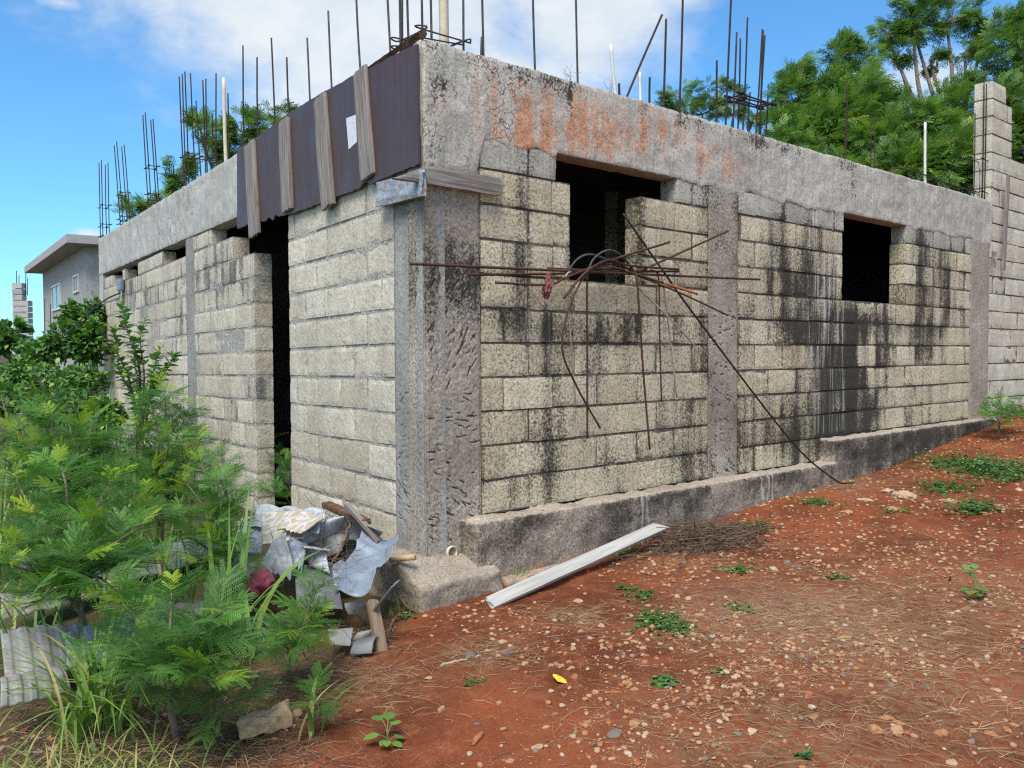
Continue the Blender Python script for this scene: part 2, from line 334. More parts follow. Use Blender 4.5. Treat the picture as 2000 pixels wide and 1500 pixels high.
# ------------------------------------------------------------------ block walls
BED, HEAD = 0.013, 0.007
def block_wall(name, rects, phase, mats, parent, thick=0.15, left=False, mold=None, lime=None, res=0.027, amp=0.0035, slope=0.0, rag=0.006, seed=1, BED=BED, mdep=0.0095, grey=()):
    """rects: (course, u0, u1, z0, z1).  Blocks lie in running bond, mortar stands behind them."""
    mb = MB(); r = np.random.default_rng(seed)
    def world(V):
        z = V[:, 2]+slope*V[:, 0]
        return V[:, :1]*DV+V[:, 1:2]*NIN+np.stack([0*z, 0*z, z], 1) if left else np.stack([V[:, 0], V[:, 1], z], 1)
    fl = (lambda F: F[:, ::-1]) if left else (lambda F: F)
    for k, u0, u1, z0, z1 in rects:
        ph = phase[k % 2]; a = math.floor((u0-ph)/BL)*BL+ph
        cuts = [u0]+[a+i*BL for i in range(1, 60) if u0+0.03 < a+i*BL < u1-0.03]+[u1]
        for i, (b0, b1) in enumerate(zip(cuts[:-1], cuts[1:])):
            j = r.normal(0, 0.004, 4)
            lo = np.array([b0+HEAD/2+(j[0] if i else 0), r.normal(0, .003), z0+BED/2+j[2]*.5]); hi = np.array([b1-HEAD/2+(j[1] if i < len(cuts)-2 else 0), thick, z1-BED/2+j[3]*.5])
            V, F = gridbox(lo, hi, res, drop=('y+',)); V = roundbox(V, lo, hi+np.array([0, .05, 0]), 0.006)
            n = vecn(V, 9, seed); f = vecn(V, 38, seed+3)
            V = V+n*amp*.6+f*amp*.45
            edge = np.minimum(np.minimum(V[:, 0]-lo[0], hi[0]-V[:, 0]), np.minimum(V[:, 2]-lo[2], hi[2]-V[:, 2]))
            chip = np.clip(vnoise(V, 14, seed+9)-0.55, 0, 1)*np.clip(1-edge/0.035, 0, 1)*rag*3
            V[:, 1] += chip*(V[:, 1] < 0.03)
            W = world(V); tt = np.clip(r.normal(.5, .26), 0, 1)
            at = dict(tint=np.full(len(W), tt))
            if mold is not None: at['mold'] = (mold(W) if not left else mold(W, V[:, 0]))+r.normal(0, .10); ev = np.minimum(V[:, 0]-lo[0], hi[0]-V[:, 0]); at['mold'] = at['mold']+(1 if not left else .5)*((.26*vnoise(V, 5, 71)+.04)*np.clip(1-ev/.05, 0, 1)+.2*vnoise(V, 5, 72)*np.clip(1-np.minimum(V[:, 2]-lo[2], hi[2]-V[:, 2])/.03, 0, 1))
            if lime is not None: at['lime'] = lime(W)
            mb.add(W, fl(F), 2 if k in grey else 0, **at)
        e0 = 0.007
        V, F = gridbox((u0+e0, mdep, z0-.0005), (u1-e0, thick-0.004, z1+.0005), 0.035)
        n = vecn(V, 26, seed+5); V = V+n*0.005*np.array([.3, 1, .3]); W = world(V)
        at = dict(tint=vnoise(W, 6, 3))
        if mold is not None: at['mold'] = (mold(W) if not left else mold(W, V[:, 0]))
        mb.add(W, fl(F), 1, **at)
    return mb.build(name, mats, parent, smooth=False)

ROOT = thing('unfinished_building', (0, 0, -0.45), 'grey concrete block building with bare openings and steel bars rising from its ring beam', 'building')
ZH = 2.205                                       # window heads on the road side
rects = []
for k in range(0, 11):
    z0, z1 = k*H, min((k+1)*H, ZH+0.01)
    if k < 7: iv = [(0.40, 2.60), (2.975, 7.43)]
    elif k < 10: iv = [(0.40, 1.145), (1.827, 2.60), (2.975, 4.59), (5.80, 7.43)]
    else: iv = [(0.40, 1.018), (2.217, 2.60), (2.975, 4.61), (5.83, 7.43)]
    rects += [(k, a, b, z0, z1) for a, b in iv]
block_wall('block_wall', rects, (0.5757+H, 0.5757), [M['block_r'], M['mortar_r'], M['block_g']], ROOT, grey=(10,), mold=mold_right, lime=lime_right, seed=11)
rects = []; SL = -0.0130
for k in range(-3, 11):
    z0, z1 = k*H, (k+1)*H
    if k < 9: iv = [(0.345, 2.09), (2.87, 4.70), (5.00, 9.62)]
    elif k == 9: iv = [(0.345, 2.09), (3.44, 4.70), (5.00, 9.62)]
    else: iv = [(0.345, 2.09), (4.09, 4.70), (6.00, 7.27), (8.08, 8.22), (8.95, 9.62)]; z1 = 2.19
    rects += [(k, a, b, z0, z1) for a, b in iv]
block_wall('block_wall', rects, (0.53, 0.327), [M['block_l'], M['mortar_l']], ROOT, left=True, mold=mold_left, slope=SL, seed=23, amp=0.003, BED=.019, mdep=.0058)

def slab(lo, hi, res, r=0.012, amp=0.006, seed=1, left=False, f_scale=12, attrs=None, drop=(), bend=None):
    V, F = gridbox(lo, hi, res, drop); V = roundbox(V, lo, hi, r)
    V = V+vecn(V, f_scale, seed)*amp*2+vecn(V, f_scale*3.3, seed+7)*amp
    if bend is not None: V = bend(V)
    S = V[:, 0].copy()
    W = V[:, :1]*DV+V[:, 1:2]*NIN+V[:, 2:]*np.array([[0, 0, 1.]]) if left else V
    return W, (F[:, ::-1] if left else F), S

# ring beam, road side: rough cast concrete with orange wash, its lower edge feathering over the blocks
RUST_R = blobs_R([(900, 210, 60, 60, .75), (900, 300, 40, 50, .4), (1010, 240, 55, 90, 1.1), (1080, 240, 60, 70, .8), (950, 160, 40, 40, .35), (1130, 230, 40, 60, .7), (1240, 240, 45, 50, .8), (1330, 280, 60, 60, .85), (1400, 310, 40, 50, .7), (1200, 290, 60, 40, .5), (1460, 330, 30, 40, .45), (870, 330, 30, 30, .5), (1050, 300, 60, 40, .7), (1160, 250, 40, 60, .6), (1760, 470, 40, 16, .9), (1870, 420, 60, 40, .2), (1000, 290, 60, 40, .5)])
MOLD_B = blobs_R([(1040, 150, 90, 22, .35), (870, 175, 28, 26, .75), (1100, 190, 20, 30, .5), (860, 110, 30, 30, .3), (1110, 195, 8, 35, .6), (1300, 230, 200, 18, .22), (1500, 285, 100, 16, .32), (1600, 310, 120, 22, .2), (840, 260, 12, 90, .4), (1270, 260, 20, 30, .25), (1360, 350, 14, 14, .5), (1168, 290, 12, 16, .5), (1660, 370, 20, 40, .25)])
def beam_attr(P):
    x, z = P[:, 0], P[:, 2]; ru = np.zeros(len(P)); mo = np.full(len(P), 0.20)
    for b, arr in ((RUST_R, 'r'), (MOLD_B, 'm')):
        for bx, bz, rx, rz, w in b:
            g = w*np.exp(-((x-bx)/rx)**2-((z-bz)/rz)**2)
            if arr == 'r': ru += g
            else: mo += g*.55
    ru *= 0.30+1.1*fbm(P, 3.4, 41)
    mo += 0.4*(fbm(P*np.array([1, .3, .5]), 2.2, 51)-0.5)+0.10*np.clip((z-2.5)/0.18, 0, 1)-0.12*np.clip((2.36-z)/0.15, 0, 1)
    return dict(tint=np.clip(0.5+1.3*(fbm(P, 1.6, 61)-0.5)+0.12*(x > 3.2), 0, 1), rust=ru, mold=mo, lime=0.5*(fbm(P, 1.3, 71) > .5)*(z < 2.55), crk=np.clip(1.5-x, 0, 1)*.8)
def beam_bend(V):
    x = V[:, 0]; low = V[:, 2] < 2.30 
    V[:, 2] = np.where(x < .43, 2.68-(2.68-V[:, 2])*(1+.432*np.clip((.43-x)/.05, 0, 1)), V[:, 2])
    drop = -.015+0.05*(vnoise(np.stack([x, 0*x, 0*x], 1), 7, 4)-0.5)+0.022*(vnoise(np.stack([x, 0*x, 0*x], 1), 28, 5)-0.5)
    op = ((x > 1.02) & (x < 2.22)) | ((x > 4.6) & (x < 5.84))
    V[:, 2] += np.where(low & ~op & (V[:, 1] < 0.05), drop, 0.0)
    V[:, 1] += np.where(V[:, 1] < .05, -0.006*np.clip((V[:, 2]-2.3)/.2, -.3, 1)+0.004, 0)
    return V
mb = MB(); W, F, S = slab((0.006, -0.012, ZH), (8.0, 0.165, 2.68), 0.017, 0.014, 0.0045, 3, bend=beam_bend); mb.add(W, F, 0, **beam_attr(W))
mb.build('ring_beam', M['beam_r'], ROOT, smooth=True)
# ring beam, left side
def beaml_attr(W, S): return dict(tint=np.clip(.5+1.2*(fbm(W, 1.8, 81)-.5), 0, 1), mold=0.22+0.6*(fbm(W*np.array([1, 1, .4]), 2.0, 82)-0.5)+0.12*(W[:, 2] > 2.58), rust=0*S, lime=0.4*(fbm(W, 1.2, 84) > .52), crk=0.9*(S > 4.6)*(S < 8))
mb = MB(); W, F, S = slab((0.015, -0.010, 2.135), (9.9, 0.165, 2.675), 0.024, 0.012, 0.004, 13, left=True)
mb.add(W, F, 0, **beaml_attr(W, S)); mb.build('ring_beam', M['beam_l'], ROOT, smooth=True)

# columns with chisel keys
def gouges(V, n, u0, u1, z0, z1, seed, ang, ln=(0.03, 0.09), depth=0.012, wid=0.0030):
    r = np.random.default_rng(seed); cut = np.zeros(len(V)); U, Z = V[:, 0], V[:, 2]
    for i in range(n):
        z = r.uniform(z0, z1)**1.0; u = r.uniform(u0, u1); a = R(ang(z)+r.normal(0, 9)); L = r.uniform(*ln)
        ca, sa = math.cos(a), math.sin(a); x = (U-u)*ca+(Z-z)*sa; y = -(U-u)*sa+(Z-z)*ca
        t = np.clip(1-np.abs(x)/(L/2), 0, 1)**.5
        w = wid*(1+0.8*np.clip(x/L, -.5, .5))
        cut = np.maximum(cut, t*np.clip(1.35-np.abs(y)/w, 0, 1)*(y > -w*1.4))
    return np.clip(cut, 0, 1)
def keyed(name, lo, hi, left, mat, n, ang, seed, res=0.0055, moldf=None, parent=ROOT, zk=(0.0, 1.4), lowered=()):
    V, F = gridbox(lo, hi, 0.02, drop=('y-',)); V = roundbox(V, np.array(lo)-np.array([0, .1, 0]), hi, 0.006)
    mb = MB()
    def W_(V): return V[:, :1]*DV+V[:, 1:2]*NIN+V[:, 2:]*np.array([[0, 0, 1.]]) if left else V
    a = moldf(W_(V)); mb.add(W_(V), F[:, ::-1] if left else F, 0, **a)
    V, F = gridbox((lo[0], lo[1], lo[2]), (hi[0], lo[1]+1e-4, hi[2]), res, drop=('y+', 'x-', 'x+', 'z-', 'z+'))
    ang = ang if callable(ang) else (lambda z, a=ang: a)
    g = gouges(V, n, lo[0]+.03, hi[0]-.03, zk[0], zk[1], seed, ang)
    big = fbm(V, 5, seed, 3)-0.5
    V[:, 1] += g*0.006+big*0.007+(vnoise(V, 55, seed+1)-.5)*0.003
    e = np.minimum(V[:, 0]-lo[0], hi[0]-V[:, 0]); V[:, 1] += 0.006*np.clip(1-e/.012, 0, 1)
    a = moldf(W_(V)); a['mold'] = a['mold']+g*0.9
    mb.add(W_(V), F[:, ::-1] if left else F, 0, **a); return mb.build(name, mat, parent, smooth=True)
def colmold(base, seed, top=0.0):
    def f(W):
        z = W[:, 2]; return dict(tint=np.clip(.5+1.5*(fbm(W, 2.2, seed)-.5), 0, 1), mold=base+0.75*(fbm(W*np.array([1, 1, .45]), 3.2, seed+1)-.5)+top*np.exp(-((z-1.45)/.22)**2), lime=0*z)
    return f
keyed('corner_column', (0.002, -0.004, -0.20), (0.392, 0.16, 2.01), False, M['column'], 150, lambda z: 55 if z > .75 else (-8 if z > .3 else -28), 31, moldf=colmold(.33, 91, .18), zk=(-.12, 1.5), parent=ROOT)
keyed('corner_column_cheek', (0.008, -0.006, -0.25), (0.35, 0.14, 2.15), True, M['column_l'], 70, lambda z: -25 if z > .3 else 20, 37, moldf=colmold(.20, 97), zk=(-.1, 0.8))
keyed('wall_column', (2.60, -0.002, -0.02), (2.968, 0.16, ZH+.002), False, M['column'], 95, lambda z: -20 if z < .7 else 5, 41, res=0.009, moldf=colmold(.42, 101, .1), zk=(0, 1.3))
keyed('wall_column', (7.43, -0.004, 0.0), (7.94, 0.16, ZH+.002), False, M['column'], 60, 35, 43, res=0.012, moldf=colmold(.10, 107), zk=(.3, 1.6))
keyed('wall_column', (4.70, 0.0, -0.6), (5.0, 0.15, 2.14), True, M['column_l'], 10, -20, 47, res=0.014, moldf=colmold(.32, 111), zk=(0, 1.6))
keyed('wall_column', (9.62, -0.004, -0.6), (9.9, 0.15, 2.14), True, M['beam_l'], 4, -20, 49, res=0.02, moldf=colmold(.12, 113), zk=(0, 1.6))

# foundation, stepping up the slope
def fattr(W):
    up = np.clip((W[:, 2]-0.0)/0.02, 0, 1)
    low = np.clip((W[:, 2]+.2)/.25, 0, 1)
    zt = np.where(W[:, 0] < 4.22, 0, .195); top = (W[:, 2] > zt-.007) & (W[:, 2] < zt+.05)
    d = np.where(W[:, 0] > 3.4, .06, 0)+np.where((W[:, 0] > 4.1) & (W[:, 0] < 6.6), .08, 0)
    return dict(tint=np.clip(.5+1.5*(fbm(W, 2, 121)-.5)+.4*top, 0, 1), mold=.44+.30*low+d+.8*(fbm(W, 3.2, 123)-.5)-.50*top, lime=.7*((W[:, 0] > 1.55) & (W[:, 0] < 1.75) | (W[:, 0] > 3.0) & (W[:, 0] < 3.25)), rust=.45*np.clip((-.2-W[:, 2])/.1, 0, 1))
mb = MB()
for lo, hi, sd in (((0.235, -0.160, -0.75), (4.28, 0.02, 0.0), 5), ((4.22, -0.150, -0.6), (7.80, 0.02, 0.195), 6)):
    W, F, S = slab(lo, hi, 0.02, 0.022, 0.009, sd, f_scale=11); mb.add(W, F, 0, **fattr(W))
mb.build('foundation_ledge', M['found'], ROOT, smooth=True)
mb = MB()
def fbend(V):
    t = np.clip(-V[:, 1]/.22, 0, 1)*np.clip((V[:, 2]+.55)/.35, 0, 1); V[:, 2] -= t*0.085; return V
W, F, S = slab((-0.20, -0.235, -0.9), (0.36, 0.55, -0.185), 0.02, 0.02, 0.009, 8, bend=fbend); a = fattr(W); a['mold'] = a['mold']*.45; a['rust'] = .22*(fbm(W, 7, 9) > .5)*(W[:, 2] > -.3); mb.add(W, F, 0, **a)
W, F, S = slab((0.40, -0.24, -0.9), (1.7, -0.12, -0.335), 0.02, 0.03, 0.012, 9); a = fattr(W); a['mold'] *= .4; a['rust'] = a['rust']*0+.45; mb.add(W, F, 0, **a)
mb.build('footing', M['found'], ROOT, smooth=True)
# drain pipe stub in the foot of the corner column
x, z = RW(880, 1078); mb = MB(); a = np.linspace(0, 2*math.pi, 25)[:-1]
for r0, r1 in ((0.036, 0.030),):
    ring = lambda r, y: np.stack([x+r*np.cos(a), np.full(24, y), z+r*np.sin(a)], 1)
    V = np.concatenate([ring(r0, .03), ring(r0, -.022), ring(r1, -.022), ring(r1, .12)]); j = np.arange(24); k = (j+1) % 24
    mb.add(V, np.concatenate([np.stack([j+i*24, k+i*24, k+(i+1)*24, j+(i+1)*24], 1) for i in range(3)]))
mb.build('drain_pipe', M['pvc_old'], ROOT, smooth=True)
mb = MB(); j = np.arange(24); V = np.concatenate([np.stack([x+.0298*np.cos(a), np.full(24, .05), z+.0298*np.sin(a)], 1), [[x, .05, z]]]); mb.add(V, np.stack([j, (j+1) % 24, np.full(24, 24)], 1)); mb.build('pipe_plug', M['darkwood'], ROOT)

# inside: floor, roof slab, far walls and a partition, so the openings look into dark rooms
mb = MB()
def quadbox(lo, hi): return gridbox(lo, hi, 50)
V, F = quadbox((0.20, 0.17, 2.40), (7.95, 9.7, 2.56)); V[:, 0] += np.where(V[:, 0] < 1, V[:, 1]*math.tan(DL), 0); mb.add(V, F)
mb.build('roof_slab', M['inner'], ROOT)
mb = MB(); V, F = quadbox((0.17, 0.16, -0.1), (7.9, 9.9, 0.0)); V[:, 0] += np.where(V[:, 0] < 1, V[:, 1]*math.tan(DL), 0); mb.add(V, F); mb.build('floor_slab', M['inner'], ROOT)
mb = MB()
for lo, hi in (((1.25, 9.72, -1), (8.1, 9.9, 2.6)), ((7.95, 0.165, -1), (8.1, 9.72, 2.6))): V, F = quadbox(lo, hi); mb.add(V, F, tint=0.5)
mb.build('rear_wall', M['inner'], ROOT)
pa = hit(1205, 480, (0, 1, 0), 1.3)
rects = [(k, pa[0], pa[0]+2.2, k*H, (k+1)*H) for k in range(0, 12)]
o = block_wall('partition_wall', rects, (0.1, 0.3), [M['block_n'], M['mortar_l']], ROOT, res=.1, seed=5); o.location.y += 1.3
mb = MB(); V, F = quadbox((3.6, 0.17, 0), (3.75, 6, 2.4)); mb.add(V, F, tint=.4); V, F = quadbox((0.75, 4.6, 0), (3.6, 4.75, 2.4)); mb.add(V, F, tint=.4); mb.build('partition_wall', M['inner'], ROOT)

# ------------------------------------------------------------------ steel and pipes standing out of the beams (they are cast into the building)
BR = 0.0068
def rod(pts, r=BR, n=8, k=2): return tube(spline(pts, 6) if len(pts) > 2 else np.asarray(pts, float), r, n)
def rbar(b, t, d=0.075, ext=0.0):
    """a bar on the road side from pixel-survey base and top"""
    x0, z0 = RW(*b, d); x1, z1 = RW(*t, d); z0 = 2.60; v = np.array([x1-x0, 0, z1-z0]); return [np.array([x0, d, z0]), np.array([x1, d, z1])+v/np.linalg.norm(v)*ext]
def lbar(b, t, d=0.075, ext=0.0):
    s0, z0 = LW(*b, d); s1, z1 = LW(*t, d); A, B = Lp(s0, d, 2.58), Lp(s1, d, z1); v = (B-A)/np.linalg.norm(B-A); return [A, B+v*ext]
def single(pts, r=BR, mat='steel', name='starter_bar'):
    mb = MB(); P = np.asarray(pts); mid = (P[0]+P[-1])/2+np.array([random.uniform(-.006, .006), 0, 0])
    V, F = tube(spline([P[0], mid, P[-1]], 8), r, 8); mb.add(V, F); return mb.build(name, M[mat], ROOT, smooth=True)
for b, t, e in (((476, 280), (474.5, 89), 0), ((504, 270), (502, 112), 0), ((538, 238), (530, 74), 0), ((567, 224), (560, 112), 0), ((607, 197), (600, 74), 0), ((650, 170), (641, 21), 0), ((707, 140), (697, 0), .25), ((765, 95), (757, 0), .35), ((799, 73), (797, 0), .45)):
    single(lbar(b, t, .06, e), mat='steel_grey' if b[0] > 600 else 'steel')
for b, t, e in (((945, 101), (942, 0), .5), ((941, 100), (941, 72), 0), ((1046, 131), (1042, 0), .4), ((1129, 157), (1125, 0), .45), ((1209, 181), (1209, 163), 0), ((1212, 183), (1293, 29), 0), ((1269, 199), (1269, 151), 0), ((1295, 207), (1301, 37), 0), ((1326, 214), (1333, 0), .3), ((1399, 237), (1400, 118), 0), ((1416, 243), (1428, 0), .4), ((1650, 312), (1655, 160), 0)):
    single(rbar(b, t, .08, e), r=BR*1.15 if b[0] > 1200 else BR, mat='steel_grey' if b[0] < 1200 else 'steel')
for pts, r, m, nm in ((rbar((1206, 181), (1193, 88)), .0105, 'pvc', 'conduit_pipe'), (rbar((1251, 195), (1249, 141)), .0105, 'pvc', 'conduit_pipe'), (rbar((1807, 356), (1807, 239)), .0135, 'pvc', 'conduit_pipe'), (lbar((442, 318), (437, 152)), .017, 'pvc_old', 'conduit_pipe')):
    single(pts, r, m, nm)
b = rbar((872, 85), (870, 0), .20, .8); b[0][0] = b[1][0]; single(b, .029, 'pvc_old', 'conduit_pipe')
def cage(name, bars, rings, mat='steel', r=BR, rr=0.0048):
    e = thing(name, tuple(np.mean([b[0] for b in bars], 0)), None, None); e.parent = ROOT; e.matrix_parent_inverse = Matrix.Translation(-Vector(ROOT.location))
    for P in bars:
        mb = MB(); V, F = tube(spline([P[0], (P[0]+P[1])/2+rng.normal(0, .004, 3), P[1]], 8), r, 8); mb.add(V, F)
        o = mb.build('bar', M[mat], None, True); o.parent = e; o.matrix_parent_inverse = Matrix.Translation(-Vector(e.location)-Vector(ROOT.location)) if False else Matrix.Identity(4)
        for v in (o.data,): v.transform(Matrix.Translation(-Vector(e.location)))
    for ring in rings:
        mb = MB(); V, F = tube(spline(list(ring)+[ring[0]], 40), rr, 6); mb.add(V, F)
        o = mb.build('stirrup', M[mat], None, True); o.parent = e; o.data.transform(Matrix.Translation(-Vector(e.location)))
    return e
def ring_at(c, a, b, w, h, tilt=0.0):
    """rounded rectangle of stirrup steel, centre c, half sides w and h along unit vectors a and b"""
    pts = []
    for sx, sy in ((1, -1), (1, 1), (-1, 1), (-1, -1)):
        for q in (0.75, 1.0):
            pts.append(c+a*w*sx*(q if sy*sx > 0 else 1.75-q)+b*h*sy*((1.75-q) if sy*sx > 0 else q)+np.array([0, 0, tilt*sx]))
    return pts
def lcage(s, zt, rings, w=.09, d=.07, n=4, lean=0.0, jit=.05):
    bars = []
    for i, (a, b) in enumerate(((-w, .02), (-w*.2, .13), (w*.25, .02), (w, .13))[:n]):
        z = zt+rng.normal(0, jit*.5); bars.append([Lp(s+a, b, 2.55), Lp(s+a+lean+rng.normal(0, .01), b, z)])
    return cage('column_cage', bars, [ring_at(Lp(s+lean*.4, .075, z), DV, NIN, w*1.08, .065, rng.normal(0, .01)) for z in rings])
def zs(px, py, d=.075): return LW(px, py, d)[1]
s0 = LW(199, 466, .075)[0]; lcage(s0-.25, zs(195, 324), [zs(198, 408), zs(200, 444), 2.72], w=.16, n=4)
s0 = LW(246, 440, .075)[0]; lcage(s0, zs(235, 280), [zs(242, 378), zs(245, 424), zs(246, 433)], w=.13, lean=.35)
s0 = LW(302, 404, .075)[0]; lcage(s0, zs(292, 226), [zs(298, 326), zs(300, 378), zs(301, 392)], w=.11, lean=.25)
bars = [lbar((361, 366), (350, 150), .02), lbar((364, 362), (356, 145), .13), lbar((369, 358), (361, 140), .02), lbar((383, 350), (372, 143), .13)]
cage('column_cage', bars, [ring_at(Lp(LW(370, 305, .07)[0], .07, zs(370, 305)), DV, NIN, .16, .06)])
bars = [lbar((394, 345), (383, 197), .08), lbar((402, 335), (396, 157), .02), lbar((405, 333), (402, 154), .13)]
cage('column_cage', bars, [ring_at(Lp(LW(398, 310, .07)[0], .07, zs(398, 310)), DV, NIN, .14, .06, .01)])
for b, t in (((422, 328), (422, 143)), ((446, 306), (445, 182)), ((416, 330), (415, 222))): single(lbar(b, t, .075))
# corner cage round the thick pipe
bars = [[np.array([x, y, 2.6]), np.array([x+dx, y, 3.9])] for x, y, dx in ((.02, .24, -.01), (.07, .30, .0), (.045, .06, .0), (.10, .05, .0), (.33, .26, 0), (.34, .07, .01))]
cage('column_cage', bars, [ring_at(np.array([.19, .16, 2.755]), np.array([1., 0, 0]), np.array([0, 1., 0]), .19, .14, .0), ring_at(np.array([.17, .17, 2.725]), np.array([1., 0, 0]), np.array([0, 1., 0]), .17, .13, .015)], 'steel_grey')
bars = [rbar(b, t, d) for b, t, d in (((1431, 246), (1439, 63), .03), ((1440, 250), (1446, 75), .13), ((1450, 253), (1460, 34), .03), ((1460, 253), (1465, 180), .13), ((1475, 255), (1489, 57), .03), ((1483, 256), (1491, 60), .10), ((1484, 255), (1494, 69), .13), ((1493, 257), (1500, 186), .08))]
c0 = np.array([RW(1466, 196, .08)[0], .08, RW(1466, 196, .08)[1]])
cage('column_cage', bars, [ring_at(c0, np.array([1., 0, 0]), np.array([0, 1., 0]), .25, .07, .0), ring_at(c0+np.array([.02, 0, -.02]), np.array([1., 0, 0]), np.array([0, 1., 0]), .25, .08, .012)], rr=.0065)
xe = RW(1915, 300, .1)[0]
bars = [[np.array([xe+a, d, 2.6]), np.array([xe+a+.01, d, z])] for a, d, z in ((-.08, .05, 3.75), (0.0, .05, 4.02), (.035, .09, 4.05), (.07, .13, 4.0), (-.05, .15, 3.7), (-.33, 1.2, 3.7), (-.30, 1.26, 3.75))]
cage('column_cage', bars, [ring_at(np.array([xe-.01, .09, z]), np.array([1., 0, 0]), np.array([0, 1., 0]), .13, .07) for z in (2.78, 3.15)])
# bar bent over along the beam top
single([np.array([RW(1735, 333, .06)[0], .05, 2.66])]+[np.array([RW(px, py, .06)[0], .06, RW(px, py, .06)[1]]) for px, py in ((1752, 327), (1835, 352))]+[np.array([RW(1910, 378, .06)[0], .06, 2.71])], .007) if False else None
mb = MB(); P = [np.array([RW(px, py, .06)[0], .06, RW(px, py, .06)[1]]) for px, py in ((1735, 335), (1752, 328), (1790, 336), (1850, 358), (1912, 376))]
V, F = tube(spline(P, 24), .0075, 8); mb.add(V, F); mb.build('bent_bar', M['steel'], ROOT, True)
# ------------------------------------------------------------------ plywood form left nailed to the beam
def polyedge(pts, fn): q = np.array([fn(*p) for p in pts]); o = np.argsort(q[:, 0]); return q[o]
FORM = thing('plywood_form', tuple(Lp(1.5, -.02, 1.9)), 'dark brown plywood form with four upright battens on the corner of the ring beam', 'formwork')
top = polyedge([(825, 84), (790, 100), (750, 122), (709, 142), (688, 150), (672, 162), (639, 178), (609, 196), (558, 228), (530, 250), (492, 277), (476, 286)], lambda a, b: LW(a, b, -.02))
bot = polyedge([(826, 317), (812, 326), (795, 331), (726, 360), (717, 352), (707, 367), (650, 389), (600, 408), (572, 417), (548, 423), (541, 420), (536, 431), (528, 424), (520, 434), (511, 431), (505, 440), (497, 432), (486, 440)], lambda a, b: LW(a, b, -.02))
m, t = newmat('dark_film_faced_plywood'); p = t.pos(); n = t.noise(p, 3, 4); st = t.noise(t.vmath('MULTIPLY', p, (14, 14, .8)), 1, 4); sp = t.noise(p, 26, 3)
c = t.mix(t.ramp(st, .3, .7), (0.058, 0.031, 0.027), (0.072, 0.040, 0.035)); c = t.mix(t.ramp(n, .55, .8, 0, .5), c, (0.095, 0.07, 0.068)); c = t.mix(t.ramp(sp, .73, .78, 0, .8), c, (0.35, 0.30, 0.27))
c = t.mix(t.ramp(t.noise(p, 60, 2), .68, .74, 0, .8), c, (0.015, 0.01, 0.01))
t.out(c, t.ramp(n, .3, .7, .38, .6), t.bump(t.math('ADD', n, sp), .25, .01), spec=.45); M['ply'] = m
sv = np.linspace(0.0, 3.16, 130); zt = np.interp(sv, top[:, 0], top[:, 1])+.006*(vnoise(np.stack([sv]*3, 1), 9, 2)-.5); zb = np.interp(sv, bot[:, 0], bot[:, 1])+.012*(vnoise(np.stack([sv]*3, 1), 22, 3)-.5)
zt = np.minimum(zt, 2.725); nz = 14; mb = MB(); t_ = np.linspace(0, 1, nz)
Z = zb[:, None]+(zt-zb)[:, None]*t_; Sg = np.repeat(sv[:, None], nz, 1)
dd = -.022-.008*fbm(np.stack([Sg.ravel(), 0*Sg.ravel(), Z.ravel()], 1), 1.5, 3).reshape(Sg.shape)-.012*np.clip((Sg-2.6)/.5, 0, 1)*(1-t_)
def grid_faces(a, b): i = np.arange(a*b).reshape(a, b); return np.stack([i[:-1, :-1], i[1:, :-1], i[1:, 1:], i[:-1, 1:]], -1).reshape(-1, 4)
def thick_sheet(P, thick, mb, flip=False, **attr):
    """P (a,b,3) grid of points made into a closed thin sheet"""
    a, b = P.shape[:2]; du = np.gradient(P, axis=0); dv = np.gradient(P, axis=1); n = np.cross(du, dv); n /= np.maximum(np.linalg.norm(n, axis=-1, keepdims=True), 1e-9)
    V = np.concatenate([(P+n*thick/2).reshape(-1, 3), (P-n*thick/2).reshape(-1, 3)]); f = grid_faces(a, b); N = a*b
    i = np.arange(N).reshape(a, b); ring = np.concatenate([i[:, 0], i[-1, 1:], i[-2::-1, -1], i[0, -2:0:-1]]); r2 = np.roll(ring, -1)
    mb.add(V, [f, f[:, ::-1]+N, np.stack([ring, ring+N, r2+N, r2], 1)], 0, **attr); return mb
P = Sg[..., None]*DV+dd[..., None]*NIN+np.stack([0*Z, 0*Z, Z], -1); thick_sheet(P, .016, mb); mb.build('plywood_sheet', M['ply'], FORM)
def plank_between(a, b, w, th, up, seed, name, mat, parent, taper=(1, 1), res=.02, rag=.006, sub=None):
    """board from a to b: w wide across, th thick along 'up'; long axis is its own local z"""
    a, b = np.asarray(a, float), np.asarray(b, float); L = np.linalg.norm(b-a); y = (b-a)/L; up = np.asarray(up, float); B = basis(y, up)   # columns x(width), y(long), z(thickness)
    V, F = gridbox((-w/2, 0, -th/2), (w/2, L, th/2), (res, res*1.6, res)); V = roundbox(V, (-w/2, 0, -th/2), (w/2, L, th/2), min(th, w)*.18)
    tt = V[:, 1:2]/L; V[:, 0:1] *= taper[0]+(taper[1]-taper[0])*tt
    end = np.clip(1-np.minimum(V[:, 1], L-V[:, 1])/.03, 0, 1); V[:, 1] += end*min(rag, .008)*3*(vnoise(np.stack([V[:, 0], 0*V[:, 0], V[:, 2]], 1), 60, seed)-.5)
    V += vecn(V*np.array([1, .25, 1]), 25, seed)*rag
    if sub is not None: V = sub(V, L)
    # local frame: z along the board so the timber grain follows it
    Mx = np.stack([B[:, 0], B[:, 2], B[:, 1]], 1)
    me = MB(); me.add(V[:, [0, 2, 1]], F[:, ::-1]); o = me.build(name, mat, None)
    mw = Matrix([[*Mx[i], a[i]] for i in range(3)]+[[0, 0, 0, 1]])
    if parent: o.parent = parent; o.matrix_parent_inverse = Matrix.Translation(-Vector(parent.location))
    o.matrix_basis = mw; return o
